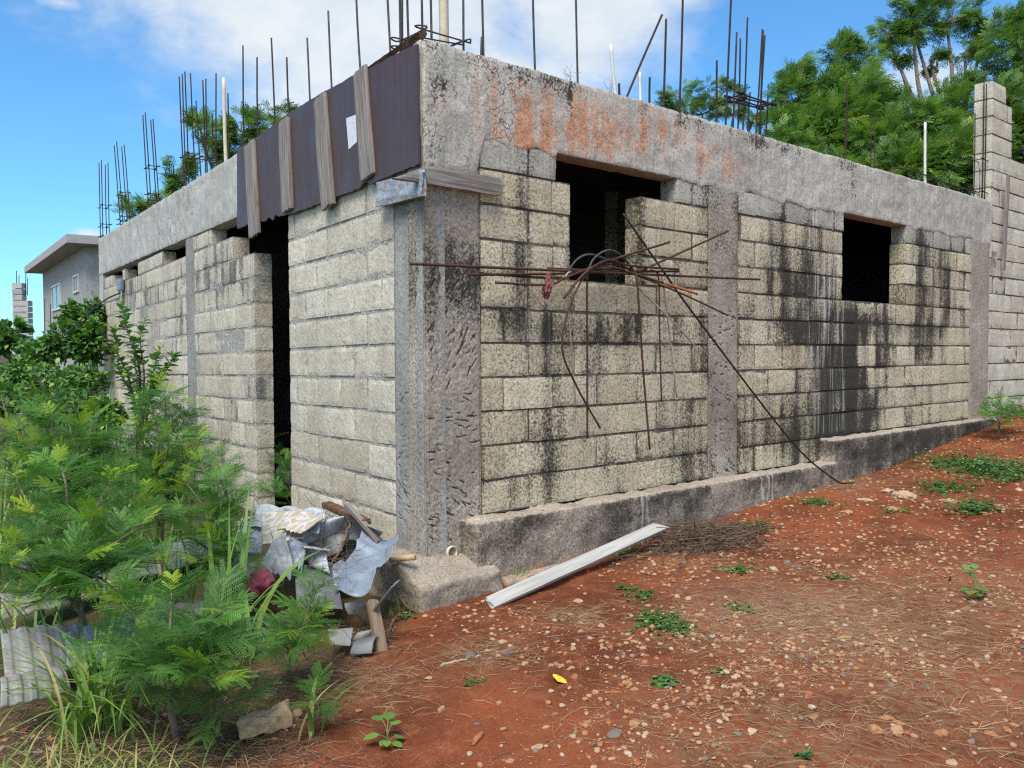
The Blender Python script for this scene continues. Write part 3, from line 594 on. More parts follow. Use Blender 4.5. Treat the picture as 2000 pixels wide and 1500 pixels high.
def lpt(px, py, d): s, z = LW(px, py, d); return Lp(s, d, z)
for k, (t0, t1, b0, b1) in enumerate((((688, 134), (709, 137), (703, 345), (726, 347)), ((611, 187), (631, 190), (626, 403), (648, 406)), ((541, 233), (561, 235), (549, 410), (567, 413)), ((475, 280), (492, 280), (485, 460), (503, 461)))):
    d = -.062; A = (lpt(*b0, d)+lpt(*b1, d))/2; B = (lpt(*t0, d)+lpt(*t1, d))/2; w = np.linalg.norm(lpt(*b0, d)-lpt(*b1, d))
    o = plank_between(A+NIN*.016, B+NIN*.016, w*.97, .032, -NIN, 61+k, 'batten', M['batten'], FORM)
P = np.array([[lpt(676, 231, -.036), lpt(695, 224, -.036)], [lpt(681, 292, -.036), lpt(697, 277, -.036)]]); u = np.linspace(0, 1, 6)
UU = u[:, None, None]; VV = u[None, :, None]; G = (1-UU)*((1-VV)*P[0, 0]+VV*P[0, 1])+UU*((1-VV)*P[1, 0]+VV*P[1, 1])
m, t = newmat('faded_paper'); p = t.n('ShaderNodeTexCoord').outputs['Generated']; c = t.mix(t.ramp(t.noise(t.pos(), 60, 3), .55, .7), (0.60, 0.63, 0.68), (0.52, 0.36, 0.28)); t.out(c, .8); M['paper'] = m
mb = MB(); thick_sheet(G, .001, mb); mb.build('paper_label', M['paper'], FORM)
# flashing strip along the top edge of the form, curling at the corner
mb = MB(); P = [lpt(x, y, d) for x, y, d in ((828, 54, .0), (812, 66, -.02), (790, 80, -.03), (760, 102, -.03), (720, 130, -.03), (700, 143, -.025), (640, 176, -.02))]
c0 = spline(P, 48); wv = .03+.012*np.sin(np.arange(len(c0))*.5); G = np.stack([c0+np.array([0, 0, 1.])*(-wv[:, None]*k)+NIN*(.03*k)*np.sin(k*3)[..., None] if False else c0+np.array([0, 0, -1.])*wv[:, None]*k+NIN*.02*k for k in np.linspace(0, 1, 4)], 1)
G[..., 2] += .008*(vnoise(G.reshape(-1, 3), 25, 5).reshape(G.shape[:2])-.5); thick_sheet(G, .012, mb); mb.build('torn_edge_strip', M['darkwood'], FORM)

def rpt(px, py, y): x, z = RW(px, py, y); return np.array([x, y, z])
# weathered plank wedged under the patch, with a splintered tip past the corner
def tip(V, L):
    k = np.clip(1-V[:, 1]/.22, 0, 1); V[:, 0] = V[:, 0]*(1-k*.97)+k*.052; return V
a, b = rpt(768, 330, -.045), rpt(977, 366, -.045); w = np.linalg.norm(rpt(976, 349, -.045)-rpt(976, 383, -.045))
o = plank_between(a, b, w, .03, (0, -1, 0), 71, 'weathered_plank', M['batten'], None, sub=tip, rag=.008)
tag(o, 'silver-grey plank with a splintered pointed end nailed across the top of the corner column', 'plank')
m, t = newmat('peeling_blue_paint_board'); p = t.n('ShaderNodeTexCoord').outputs['Object']; n = t.noise(p, 14, 5, .65, 1.2); n2 = t.noise(t.vmath('MULTIPLY', p, (10, 30, 4)), 3, 4)
c = t.mix(t.ramp(n2, .35, .65), (0.20, 0.235, 0.27), (0.33, 0.38, 0.42)); c = t.mix(t.ramp(n, .52, .58), c, t.mix(n2, (0.16, 0.075, 0.05), (0.36, 0.31, 0.27))); t.out(c, .8, t.bump(t.math('ADD', n, n2), .7, .008)); M['peel'] = m
a, b = lpt(738, 381, -.05), lpt(829, 357, -.05); w = np.linalg.norm(lpt(826, 330, -.05)-lpt(829, 386, -.05))
o = plank_between(a, b, w*.92, .028, -NIN, 73, 'painted_board', M['peel'], None, rag=.009); tag(o, 'short board with peeling blue-grey paint under the brown plywood at the corner', 'board')

# ------------------------------------------------------------------ loose reinforcing bars on the window sill
LOOSE = [ # path (px, py, y), radius, material, label
 ([(802, 515, -.13), (1150, 531, -.10), (1484, 546, -.12)], .0085, 'rust', 'longest straight rusty bar lying level across the first window, reaching past both columns'),
 ([(916, 537, -.09), (1100, 534, -.06), (1262, 528, -.05)], .0075, 'rust', 'straight rusty bar just below the longest one, ending left of the window'),
 ([(968, 552, -.12), (1070, 556, -.13), (1108, 541, -.13), (1150, 527, -.1), (1200, 524, -.05)], .0075, 'rust', 'rusty bar under the left of the window that carries the red rag'),
 ([(1217, 417, .02), (1290, 522, -.05), (1366, 628, -.10), (1546, 862, -.24), (1625, 933, -.30), (1650, 944, -.32), (1668, 942, -.32)], .0075, 'steel', 'long thin bar slanting down from the window to the ground, curled at its foot'),
 ([(1238, 535, -.08), (1330, 493, -.16), (1422, 451, -.24)], .0078, 'rust', 'rusty bar rising to the right from the sill, the longer of two rising bars'),
 ([(1090, 548, -.06), (1150, 524, -.09), (1225, 498, -.14), (1308, 473, -.19)], .0078, 'rust', 'rusty bar rising to the right across the window opening, the shorter of two rising bars'),
 ([(1108, 534, -.10), (1126, 508, -.13), (1150, 497, -.14), (1180, 505, -.12), (1232, 527, -.08)], .0070, 'steel_grey', 'grey bar bent in the lower, wider arch over the sill'),
 ([(1144, 546, -.13), (1158, 508, -.15), (1186, 489, -.15), (1212, 498, -.12), (1236, 526, -.08)], .0070, 'steel_grey', 'grey bar bent in the highest arch over the sill'),
 ([(1190, 520, .0), (1156, 526, -.09), (1147, 550, -.13), (1147, 680, -.12), (1147, 856, -.10)], .0068, 'rust', 'bar hooked over the sill and hanging straight down below the window, on the left'),
 ([(1222, 522, -.02), (1241, 534, -.13), (1248, 600, -.14), (1256, 720, -.12), (1269, 878, -.10)], .0070, 'rust', 'bar hooked over the sill and hanging lowest of all on the right of the window'),
 ([(1200, 514, -.08), (1150, 530, -.14), (1112, 600, -.18), (1098, 680, -.18), (1124, 750, -.15), (1172, 836, -.10)], .0062, 'rust', 'thin rusty bar bowing out in a long bend below the left end of the sill'),
 ([(1150, 532, -.03), (1107, 536, -.12), (1110, 600, -.13), (1118, 704, -.11), (1124, 796, -.09)], .0062, 'twig_grey', 'pale thin rod hanging down inside the bowed bar'),
 ([(1190, 520, -.05), (1250, 538, -.14), (1362, 574, -.26)], .0085, 'rust', 'thick bar pointing down to the right with a bright orange rusted tip'),
 ([(1210, 524, -.04), (1330, 573, -.15), (1422, 616, -.25)], .0068, 'rust', 'thin bar sloping gently down to the right past the orange tipped one'),
 ([(1236, 552, -.03), (1310, 624, -.14), (1356, 674, -.18)], .0065, 'twig_grey', 'pale thin rod sloping steeply from the sill, shorter than the bar to the ground'),
 ([(1270, 526, -.05), (1286, 542, -.10), (1288, 640, -.09), (1292, 784, -.07)], .0058, 'rust', 'very thin bar hanging down in front of the wall right of the window'),
 ([(1280, 528, -.05), (1294, 548, -.11), (1306, 640, -.09), (1322, 776, -.06)], .0058, 'twig_grey', 'thin pale rod hanging at a slight slant nearest the column'),
 ([(1102, 582, -.16), (1130, 546, -.16), (1160, 520, -.15), (1192, 508, -.13), (1232, 519, -.11), (1326, 526, -.14)], .0082, 'rust', 'thick rusty bar with one end bent down into a hook below the sill'),
 ([(1250, 378, .32), (1275, 378, .32), (1285, 381, .32), (1289, 395, .30)], .0060, 'steel_grey', 'thin grey hooked bar inside the top right of the first window'),
 ([(1070, 524, -.10), (1200, 530, -.08), (1326, 530, -.12)], .0078, 'rust', 'short straight rusty bar in the middle of the tangle on the sill')]
for path, r, mt, lab in LOOSE:
    P = spline([rpt(*q) for q in path], 42); V, F = tube(P, r, 8); mb = MB(); mb.add(V, F)
    mats = M[mt]
    if 'orange' in lab and 'bright' in lab:
        mb = MB(); k = int(len(P)*.72); V, F = tube(P[:k+1], r, 8); mb.add(V, F, 0); V, F = tube(P[k:], r*1.08, 8); mb.add(V, F, 1); mats = [M['rust'], M['rust_tip']]
    tag(mb.build('loose_rebar', mats, None, True, loc=P[0]), lab, 'steel bar', 'loose bars tangled on the window sill')
# red rag caught on a bar
V, F = ico(4); c = rpt(1070, 558, -.125); Q = V*np.array([.028, .024, .070])*(1+.9*(fbm(V, 3.0, 5)[:, None]-.5)); Q[:, 0] += .014*np.sin(V[:, 2]*3); Q += .02*vecn(V, 4.5, 7)
M['rag'] = simple('faded_red_cloth', (0.14, 0.04, 0.04), (0.28, 0.11, 0.10), 40, .95, 0, .8)
tag(MB().add(Q, F).build('rag', M['rag'], None, False, loc=c) if False else MB().add(Q+c, F).build('rag', M['rag'], None, True, loc=c), 'crumpled faded red rag caught on a rusty bar left of the window', 'rag')

# ------------------------------------------------------------------ ground
def gz(x, y):
    x = np.asarray(x, float); y = np.asarray(y, float)
    xe = x+np.where(y < -.3, (y+.3)*.05, 0)
    z = np.interp(xe, [-60, -8, -3, -.2, 1, 2, 3, 4.4, 5.4, 6.4, 7.5, 9, 14, 40, 300], [-1.5, -.7, -.52, -.41, -.375, -.31, -.235, -.19, -.13, -.03, .10, .24, .5, 1.2, 4])
    P = np.stack([x.ravel(), y.ravel(), 0*x.ravel()], 1)
    n = (0.07*(fbm(P, .9, 301, 3)-.5)+.030*(fbm(P, 4.5, 305, 3)-.5)).reshape(x.shape)
    near = np.exp(-((np.clip(-y-.1, 0, 9))/.25)**2)*(x > -.3)*(x < 8)
    z = z+n*(1-.6*near)+.025*near*np.clip(np.sin(x*2.2)*.5+.5, 0, 1)
    inside = (x > .15+np.clip(y, 0, 99)*.11)*(x < 8)*(y > .12)*(y < 9.9)
    return np.where(inside, np.minimum(z, -.5), z)
def G(px, py):
    z = -.4
    for _ in range(12): p = PZ(px, py, z); z = float(gz(p[0:1], p[1:2])[0])
    return np.array([p[0], p[1], z])
def axis(a, b, fine, lo, hi):
    left = a-np.geomspace(.2, a-lo, 26)[::-1]; right = b+np.geomspace(.2, hi-b, 26); return np.concatenate([left, np.arange(a, b+1e-6, fine), right])
xs, ys = axis(-4.5, 9.5, .032, -320, 400), axis(-5.2, 1.2, .032, -300, 420)
X, Y = np.meshgrid(xs, ys, indexing='ij'); Z = gz(X, Y)
V = np.stack([X.ravel(), Y.ravel(), Z.ravel()], 1)
V[:, 2] += (.010*(vnoise(V*np.array([1, 1, 0]), 17, 8)-.5)+.007*(vnoise(V*np.array([1, 1, 0]), 35, 9)-.5))*(np.abs(V[:, 0]-2) < 8)
STRAWC = [(PZ(*c, -.35)[:2], r) for c, r in (((1700, 1230), .7), ((1560, 1190), .6), ((1450, 1210), .45), ((1880, 880), .6), ((1520, 1420), .6), ((1850, 1330), .7), ((1330, 1090), .35), ((1900, 1180), .9), ((120, 1420), .6), ((420, 1420), .35), ((1120, 1190), .2), ((950, 1250), .22), ((1620, 980), .5), ((700, 1290), .3))]
GREENC = [(PZ(*c, -.1)[:2], r) for c, r in (((1900, 900), .8), ((1790, 930), .45), ((1330, 1220), .2))]
straw = np.zeros(len(V))
for c, r in STRAWC: straw = np.maximum(straw, np.exp(-((V[:, 0]-c[0])**2+(V[:, 1]-c[1])**2)/r**2))
ashy = np.zeros(len(V))
for c, r in ((PZ(1560, 1190, -.33)[:2], .5), (PZ(1440, 1180, -.33)[:2], .25), (PZ(1680, 1225, -.33)[:2], .35)): ashy = np.maximum(ashy, np.exp(-((V[:, 0]-c[0])**2+(V[:, 1]-c[1])**2)/r**2))
leafy = ((V[:, 1] > 0.6+.0*V[:, 0]) | (V[:, 0] < -2.4)).astype(float)*np.clip(1, 0, 1)
_a, _b = PZ(745, 1262, -.42)[:2], PZ(470, 1475, -.42)[:2]; _d = (_b-_a)/np.linalg.norm(_b-_a); _s = (V[:, 0]-_a[0])*(-_d[1])+(V[:, 1]-_a[1])*_d[0]
leafy = np.maximum(leafy, np.clip(-_s/.25+.6*fbm(V, 3, 3)-.2, 0, 1)*(V[:, 0] < 0)*.85)  # leaf litter and the dark shade between shrubs, both put into the soil colour
leafy = np.maximum(leafy, (V[:, 0] > 9.5)*1.0*(V[:, 1] > 0)); leafy = np.maximum(leafy, (np.hypot(V[:, 0], V[:, 1]) > 25)*1.0)
m, t = newmat('red_earth'); p = t.pos()
n1 = t.noise(p, 1.6, 4); n2 = t.noise(p, 9, 5, .65); n3 = t.noise(p, 55, 4, .7)
c = t.mix(t.ramp(n1, .35, .68), (0.100, 0.026, 0.009), (0.215, 0.056, 0.020)); c = t.mix(t.ramp(n2, .45, .75, 0, .75), c, (0.25, 0.078, 0.033)); c = t.mix(1.0, c, t.math('ADD', .55, t.math('MULTIPLY', n3, .9)), 'MULTIPLY')
vd = t.n('ShaderNodeTexVoronoi'); t.link(p, vd.inputs['Vector']); vd.inputs['Scale'].default_value = 150; rc = t.n('ShaderNodeSeparateColor'); t.link(vd.outputs['Color'], rc.inputs[0])
gritm = t.math('MULTIPLY', t.ramp(vd.outputs['Distance'], .28, .42, 1, 0), t.ramp(t.math('ADD', rc.outputs[0], t.math('MULTIPLY', t.math('SUBTRACT', n2, .5), .7)), .66, .70))
c = t.mix(t.math('MULTIPLY', gritm, .85), c, t.mix(rc.outputs[1], (0.26, 0.12, 0.065), (0.42, 0.26, 0.165)))
sa = t.attr('straw'); c = t.mix(t.math('MULTIPLY', sa, t.ramp(t.noise(p, 24, 4, .7), .35, .65, 0, .75)), c, (0.19, 0.12, 0.065))
c = t.mix(t.math('MULTIPLY', t.attr('ashy'), t.ramp(t.noise(p, 38, 4, .75), .42, .62, 0, .5)), c, (0.20, 0.165, 0.13))
c = t.mix(t.attr('leafy'), c, t.mix(n2, (0.05, 0.04, 0.02), (0.10, 0.085, 0.04)))
h = t.math('ADD', t.math('MULTIPLY', n3, .6), t.math('MULTIPLY', gritm, .8)); h = t.math('ADD', h, n2); t.out(c, .95, t.bump(h, .8, .012), spec=.15); M['soil'] = m
mb = MB(); mb.add(V, grid_faces(len(xs), len(ys)), 0, straw=straw, leafy=leafy, ashy=ashy); tag(mb.build('ground', M['soil'], None, True), kind='structure')

# stones
def stone_templates(sub, n, seed):
    V, F = ico(sub); out = []
    for i in range(n):
        r = np.random.default_rng(seed+i); Q = V*(1+.55*(fbm(V, 1.1, seed+i*3, 2)-.5)[:, None]); 
        for _ in range(5): d = r.normal(size=3); d /= np.linalg.norm(d); k = r.uniform(.55, .85); s = Q@d; Q = Q-np.clip(s-k, 0, 9)[:, None]*d
        Q = Q*np.array([1, r.uniform(.6, .95), r.uniform(.45, .75)]); out.append((Q, F))
    return out
ST1, ST2, ST3 = stone_templates(1, 10, 400), stone_templates(2, 12, 500), stone_templates(4, 14, 600)
def stonemat(name):
    m, t = newmat(name); a = t.attr('tint'); p = t.pos()
    cr = t.n('ShaderNodeValToRGB'); t.link(a, cr.inputs[0]); e = cr.color_ramp.elements
    cols = [(0, (0.27, 0.085, 0.032)), (.2, (0.31, 0.13, 0.055)), (.42, (0.36, 0.195, 0.095)), (.62, (0.39, 0.26, 0.145)), (.78, (0.42, 0.33, 0.225)), (.9, (0.20, 0.165, 0.13)), (1, (0.13, 0.12, 0.11))]
    e[0].position, e[0].color = cols[0][0], (*cols[0][1], 1); e[1].position, e[1].color = cols[-1][0], (*cols[-1][1], 1)
    for q, c in cols[1:-1]: x = e.new(q); x.color = (*c, 1)
    c = t.mix(t.ramp(t.noise(p, 60, 4, .65), .42, .72, 0, .6), cr.outputs[0], (0.27, 0.10, 0.05)); c = t.mix(1.0, c, t.math('ADD', .7, t.math('MULTIPLY', t.noise(p, 140, 3), .6)), 'MULTIPLY')
    t.out(c, .9, t.bump(t.noise(p, 120, 4), .5, .004), spec=.2); return m
M['stone'] = stonemat('limestone_pebble')
r = np.random.default_rng(99); N = 130000
Q = np.stack([r.uniform(-2.6, 9.3, N), r.uniform(-3.5, -.16, N)], 1)
# keep what lies in front of the lens' field with a margin, denser near the lane's gravelly side
rel = np.concatenate([Q, np.zeros((N, 1))], 1)-CAM; dep = rel@np.array([.6572, .7537, 0]); lat = rel@np.array([.7537, -.6572, 0])
keep = (dep > 1.6) & (np.abs(lat) < dep*.75+.5) & ~((Q[:, 0] > -.25) & (Q[:, 0] < 1.9) & (Q[:, 1] > -.26))
dens = -.42+2.1*fbm(np.concatenate([Q, np.zeros((N, 1))], 1), 1.5, 77, 4)+np.clip(lat*.14, -.1, .45); keep &= r.uniform(.45, 1.25, N) < dens
keep &= r.uniform(0, 1, N) < np.where(dep > 5.5, .35, np.where(dep > 4, .6, 1.0))
Q = Q[keep]; N = len(Q); size = np.clip(.0020*np.exp(r.exponential(.70, N)), .002, .016)
zz = gz(Q[:, 0], Q[:, 1]); tint = np.clip(r.choice([.1, .3, .45, .6, .72, .8, .93, 1.0], N, p=[.10, .2, .24, .2, .14, .06, .04, .02])+r.normal(0, .04, N), 0, 1)
mb = MB()
for i in range(10):
    for T, sel in ((ST1[i], (np.arange(N) % 10 == i) & (size < .007)), (ST2[i], (np.arange(N) % 10 == i) & (size >= .007))):
        idx = np.where(sel)[0]
        if len(idx) == 0: continue
        Rm = np.stack([rotz(a)@np.diag([s, s, s]) for a, s in zip(r.uniform(0, 6.28, len(idx)), size[idx])])
        W, F = instance(T, Rm, np.stack([Q[idx, 0], Q[idx, 1], zz[idx]+size[idx]*.18], 1)); mb.add(W, F, 0, tint=np.repeat(tint[idx], len(T[0])))
tag(mb.build('gravel', M['stone'], None, True), kind='stuff')
GP = 'loose stones scattered over the red earth'
def stone(c, s, tint, label, cat='stone', tmpl=None, sq=(1, 1, 1), name='stone', rot=None, group=GP, sink=.25, rough=0):
    T = ST3[tmpl if tmpl is not None else random.randrange(14)]; a = rot if rot is not None else random.uniform(0, 6.28)
    V = T[0]*np.array(sq)*s; V = V*(1+rough*(fbm(T[0], 4, 17)[:, None]-.5)); V = V@rotz(a).T; c = np.array([c[0], c[1], c[2]+s*sq[2]*.5*(1-sink*2)+.0])
    o = MB().add(V, T[1], 0, tint=np.full(len(V), tint)).build(name, M['stone'], None, True); o.location = c; return tag(o, label, cat, group)
# stones one can point to
SPEC = [((935, 1445), .042, .22, 'long knobbly tan stone on the bare red earth near the bottom edge', 3, (1.25, .42, .5)),
 ((1122, 1322), .026, .12, 'orange flake of stone right beside the yellow leaf', 2, (1, .8, .5)),
 ((1200, 1352), .028, .10, 'flat triangular orange shard in the open red earth', 5, (1.2, .6, .35)),
 ((1580, 1358), .032, .10, 'flat orange shard lying in dry straw near the bottom edge', 6, (1.2, .7, .35)),
 ((1201, 1436), .036, .96, 'dark grey angular stone near the bottom edge', 1, (1, .9, .85)),
 ((1240, 1416), .026, .45, 'tan rounded stone just behind the dark grey one', 4, (1, .9, .8)),
 ((1412, 1312), .032, .72, 'pale flat stone with a tiny green weed against it', 7, (1.2, .8, .6)),
 ((1512, 1114), .036, .80, 'pale grey rounded stone on bare earth right of the twig heap', 8, (1.1, .8, .65)),
 ((1648, 1247), .036, .45, 'tan flat stone in the middle of the dry grass', 9, (1.2, .7, .5)),
 ((1707, 1430), .034, .38, 'tan stone at the bottom edge, left of a lighter one', 10, (.9, .8, .8)),
 ((1752, 1432), .030, .5, 'lighter upright tan stone at the bottom edge', 11, (.8, .9, 1)),
 ((1470, 1432), .034, .70, 'pale pinkish stone below the straw tuft', 12, (1, .9, .8)),
 ((1765, 972), .085, .72, 'large whitish rock pile fragment, biggest rock on the slope', 0, (1.2, .9, .75)),
 ((1690, 978), .055, .68, 'whitish rock left of the biggest rock on the slope', 1, (1.1, .9, .7)),
 ((1742, 997), .050, .45, 'tan rock below the biggest rock on the slope', 2, (1.1, .9, .7)),
 ((1855, 982), .06, .70, 'whitish flat rock between the green weeds on the slope', 3, (1.3, .8, .6)),
 ((1612, 968), .070, .40, 'orange-tan rock at the foundation end of the slope', 4, (1.1, .8, .8)),
 ((1655, 1003), .050, .55, 'small pale rock below the whitish one on the slope', 5, (1.1, .9, .7)),
 ((1735, 962), .05, .75, 'small white rock touching the biggest rock on the slope', 6, (1, .9, .8)),
 ((1400, 1008), .045, .5, 'pale stone in the twigs beside the plank end', 7, (1.2, .8, .6)),
 ((1140, 1418), .022, .35, 'small orange pebble left of the dark grey stone', 8, (1, .8, .7)),
 ((838, 1325), .02, .6, 'pale pebble on smooth red earth left of the clearing', 9, (1, .8, .6)),
 ((700, 1390), .022, .18, 'orange chip beside the broad leaf seedling', 10, (.6, 1, .5)),
 ((1050, 1462), .024, .7, 'white pebble between the long tan stone and the grey stone', 11, (1, .9, .7)),
 ((1085, 1395), .02, .25, 'tapered orange pebble below the yellow leaf', 12, (.7, 1, .5)),
 ((580, 1400), .036, .55, 'small tan rock touching the end of the broken block', 13, (.8, 1, .9))]
for px, s, tn, lab, tm, sq in SPEC: stone(G(*px), s, tn, lab, tmpl=tm, sq=sq, group=None, rough=1.0 if s > .045 else .3, sink=.36 if s > .045 else .28)
cand = []
r2 = np.random.default_rng(5)
while len(cand) < 230:
    x, y = r2.uniform(-1.8, 8.0), r2.uniform(-3.3, -.2); d = np.array([x, y, -.3])-CAM; dp = d@np.array([.657, .753, 0]); lt = d@np.array([.754, -.657, 0])
    if dp < 1.9 or abs(lt) > dp*.62 or lt < -.12*dp+.1 or (y > -.3 and x < 2): continue
    if r2.uniform() > np.clip(1.15-dp*.07, .3, 1): continue
    cand.append((x, y))
for x, y in cand:
    s = float(np.clip(.0115+r2.exponential(.0075), .0115, .042)); stone((x, y, float(gz(np.array([x]), np.array([y]))[0])), s, float(np.clip(r2.choice([.12, .3, .45, .6, .72, .95])+r2.normal(0, .04), 0, 1)), 'small stone lying loose on the stony red earth of the lane', sq=(1, r2.uniform(.6, 1), r2.uniform(.5, .85)), sink=.4, rough=.3)
# broken lump of block at the edge of the weeds
p = G(522, 1425); V, F = gridbox((-.10, -.045, -.034), (.10, .045, .034), .007); V = roundbox(V, (-.10, -.045, -.034), (.10, .045, .034), .012); V += vecn(V, 11, 3)*.035+vecn(V, 30, 4)*.018+vecn(V, 80, 5)*.006
M['lump'] = simple('crumbling_tan_block', (0.36, 0.23, 0.12), (0.52, 0.38, 0.22), 30, .95, 0, 1.0, 70)
o = MB().add(V@rotz(-.25).T, F).build('broken_block', M['lump'], None, False); o.location = p+np.array([0, 0, .03]); o.rotation_euler = (R(-6), R(-8), 0); tag(o, 'broken tan lump of building block lying at the edge of the green weeds', 'block')
# bleached plank leaning on the foundation foot
a = G(956, 1186)+np.array([0, 0, .02]); b = rpt(1300, 1024, -.30); b2 = a+(b-a)
def chamf(V, L): V[:, 1] -= np.where(V[:, 1] > L-.12, np.clip((.05-V[:, 0])/.10, 0, 1)*0.11*np.clip((V[:, 1]-L+.12)/.12, 0, 1), 0); return V
o = plank_between(a, b2, .078, .03, (-.15, -.55, .8), 81, 'bleached_plank', M['plank'], None, sub=chamf, rag=.003); tag(o, 'long pale bleached plank propped slantwise along the foot of the wall', 'plank')
# ------------------------------------------------------------------ sheet metal and rubbish against the left wall
def metal(name, c1, c2, rough=.45, metal=.0):
    m, t = newmat(name); p = t.n('ShaderNodeTexCoord').outputs['Object']; n = t.noise(p, 6, 5, .65); s = t.noise(t.vmath('MULTIPLY', p, (60, 6, 20)), 1, 3)
    c = t.mix(t.ramp(n, .35, .7), c1, c2); c = t.mix(t.ramp(s, .55, .72, 0, .55), c, (0.14, 0.125, 0.105)); c = t.mix(t.ramp(t.noise(p, 14, 5, .75), .54, .70, 0, .75), c, (0.17, 0.115, 0.075)); c = t.mix(t.ramp(t.noise(p, 55, 3, .7), .62, .70, 0, .6), c, (0.07, 0.05, 0.04))
    t.out(c, rough, t.bump(n, .2, .01), metal, .5); return m
M['zinc'] = metal('blue_grey_painted_sheet', (0.17, 0.205, 0.25), (0.24, 0.28, 0.33))
M['zinc_l'] = metal('light_grey_sheet', (0.31, 0.34, 0.37), (0.43, 0.46, 0.49))
M['white_s'] = metal('dirty_white_sheet', (0.22, 0.215, 0.19), (0.31, 0.30, 0.27), .6)
M['dark_s'] = metal('dull_grey_sheet', (0.10, 0.105, 0.11), (0.17, 0.175, 0.18), .55)
m, t = newmat('cream_laminate'); p = t.n('ShaderNodeTexCoord').outputs['Object']; w = t.noise(p, 7, 2, .5, 1.0); c = t.mix(t.ramp(t.math('ABSOLUTE', t.math('SUBTRACT', w, .5)), .03, .05, 1, 0), (0.40, 0.34, 0.235), (0.52, 0.50, 0.46)); c = t.mix(t.ramp(t.noise(p, 12, 2), .6, .63, 0, .7), c, (0.36, 0.33, 0.32)); t.out(c, .35, None, 0, .5); M['cream'] = m
M['redpl'] = simple('red_plastic', (0.22, 0.035, 0.05), (0.36, 0.07, 0.09), 8, .4, 0, .4, 20)
M['black'] = simple('black_shade_plastic', (0.012, 0.012, 0.013), (0.03, 0.03, 0.03), 8, .5)  # serves the cable and the painted shade in the heap
def sheet(name, C, mat, label, cat, group=None, n=(26, 22), wave=None, curl=0.0, crump=.02, th=.0018, seed=1, ragged=.0, cs=5.0):
    """C: 2x2 corner points [[a,b],[c,d]]; wave(u,v) lifts along the sheet normal; curl bows it"""
    C = np.array(C, float); u = np.linspace(0, 1, n[0])[:, None, None]; v = np.linspace(0, 1, n[1])[None, :, None]
    u, v = np.broadcast_to(u, (n[0], n[1], 1)).copy(), np.broadcast_to(v, (n[0], n[1], 1)).copy()
    if ragged:
        k = ragged*(vnoise(np.stack([v.ravel()*6, 0*v.ravel(), 0*v.ravel()+seed], 1), 1.0, seed).reshape(v.shape)*1.6-.6+np.abs(((v*5.3+seed*.37) % 1)-.5)*1.6-.4); u = u*(1+k*(u > .5)*(u-.5)*2)
    P = (1-u)*((1-v)*C[0, 0]+v*C[0, 1])+u*((1-v)*C[1, 0]+v*C[1, 1])
    nn = np.cross(C[1, 0]-C[0, 0], C[0, 1]-C[0, 0]); nn /= np.linalg.norm(nn); nn = nn if nn[2] > 0 else -nn
    hgt = curl*(4*u*(1-u)-.5)
    if wave: hgt = hgt+wave(u, v)
    hgt = hgt+crump*2*(fbm(P.reshape(-1, 3)+seed*3.1, cs, seed).reshape(u.shape)-.5)
    P = P+nn*hgt; c = P.reshape(-1, 3).mean(0); mb = MB(); thick_sheet(P-c, th, mb); o = mb.build(name, M[mat] if isinstance(mat, str) else mat, None, True); o.location = c
    if label: tag(o, label, cat, group)
    return o
def rib(k, a, ph=0.0): return lambda u, v: a*np.clip(1-np.abs(((u*k+ph) % 1)-.5)*7, 0, 1)
def sine(k, a): return lambda u, v: a*np.sin(v*k*6.283)
Zp = PZ
sheet('metal_sheet', [[Zp(712, 1050, -.06), Zp(784, 1061, -.05)], [Zp(660, 1163, -.22), Zp(728, 1173, -.24)]], 'zinc', 'blue-grey ribbed roofing sheet tilted against the corner footing', 'roofing sheet', wave=lambda u, v: rib(2, .022, .1)(u, v)+.05*(v-.5)**2*4-.02*np.sin(u*6), crump=.008, seed=2)
sheet('metal_sheet', [[Zp(686, 1016, .02), Zp(750, 1036, .02)], [Zp(672, 1048, -.10), Zp(722, 1062, -.12)]], 'zinc_l', 'small light blue sheet metal offcut behind the blue-grey ribbed sheet', 'sheet metal', crump=.02, curl=.03, seed=3)
sheet('tile_profile_sheet', [[Zp(505, 988, .02), Zp(640, 1000, .06)], [Zp(480, 1030, -.06), Zp(620, 1040, -.02)]], 'zinc_l', 'light grey tile-profile roofing sheet at the back of the heap by the doorway', 'roofing sheet', wave=lambda u, v: .022*np.abs(np.sin(v*9.4))+.012*np.sin(u*12), crump=.01, seed=4, n=(24, 40))
sheet('laminate_panel', [[Zp(510, 1000, .02), Zp(612, 1000, .06)], [Zp(512, 1064, -.10), Zp(592, 1052, -.05)]], 'cream', 'cream laminate panel with white streaks lying on top of the heap', 'panel', crump=.012, th=.008, seed=5)
sheet('laminate_panel', [[Zp(575, 990, .055), Zp(632, 1012, .05)], [Zp(545, 1030, .0), Zp(588, 1040, .0)]], 'cream', 'smaller cream panel with a torn brown edge on the right of the bigger cream one', 'panel', crump=.02, th=.012, seed=6, ragged=.1)
sheet('metal_sheet', [[Zp(590, 1012, .02), Zp(692, 1002, .06)], [Zp(585, 1062, -.10), Zp(676, 1028, -.03)]], 'zinc_l', 'long light grey sheet with a curved lower edge below the cream panels', 'sheet metal', curl=.05, crump=.03, seed=7)
sheet('metal_sheet', [[Zp(600, 1030, -.02), Zp(690, 1000, .03)], [Zp(610, 1100, -.22), Zp(668, 1075, -.15)]], 'dark_s', 'crumpled darker grey sheet under the tangle of thin wires', 'sheet metal', crump=.03, cs=9, seed=8)
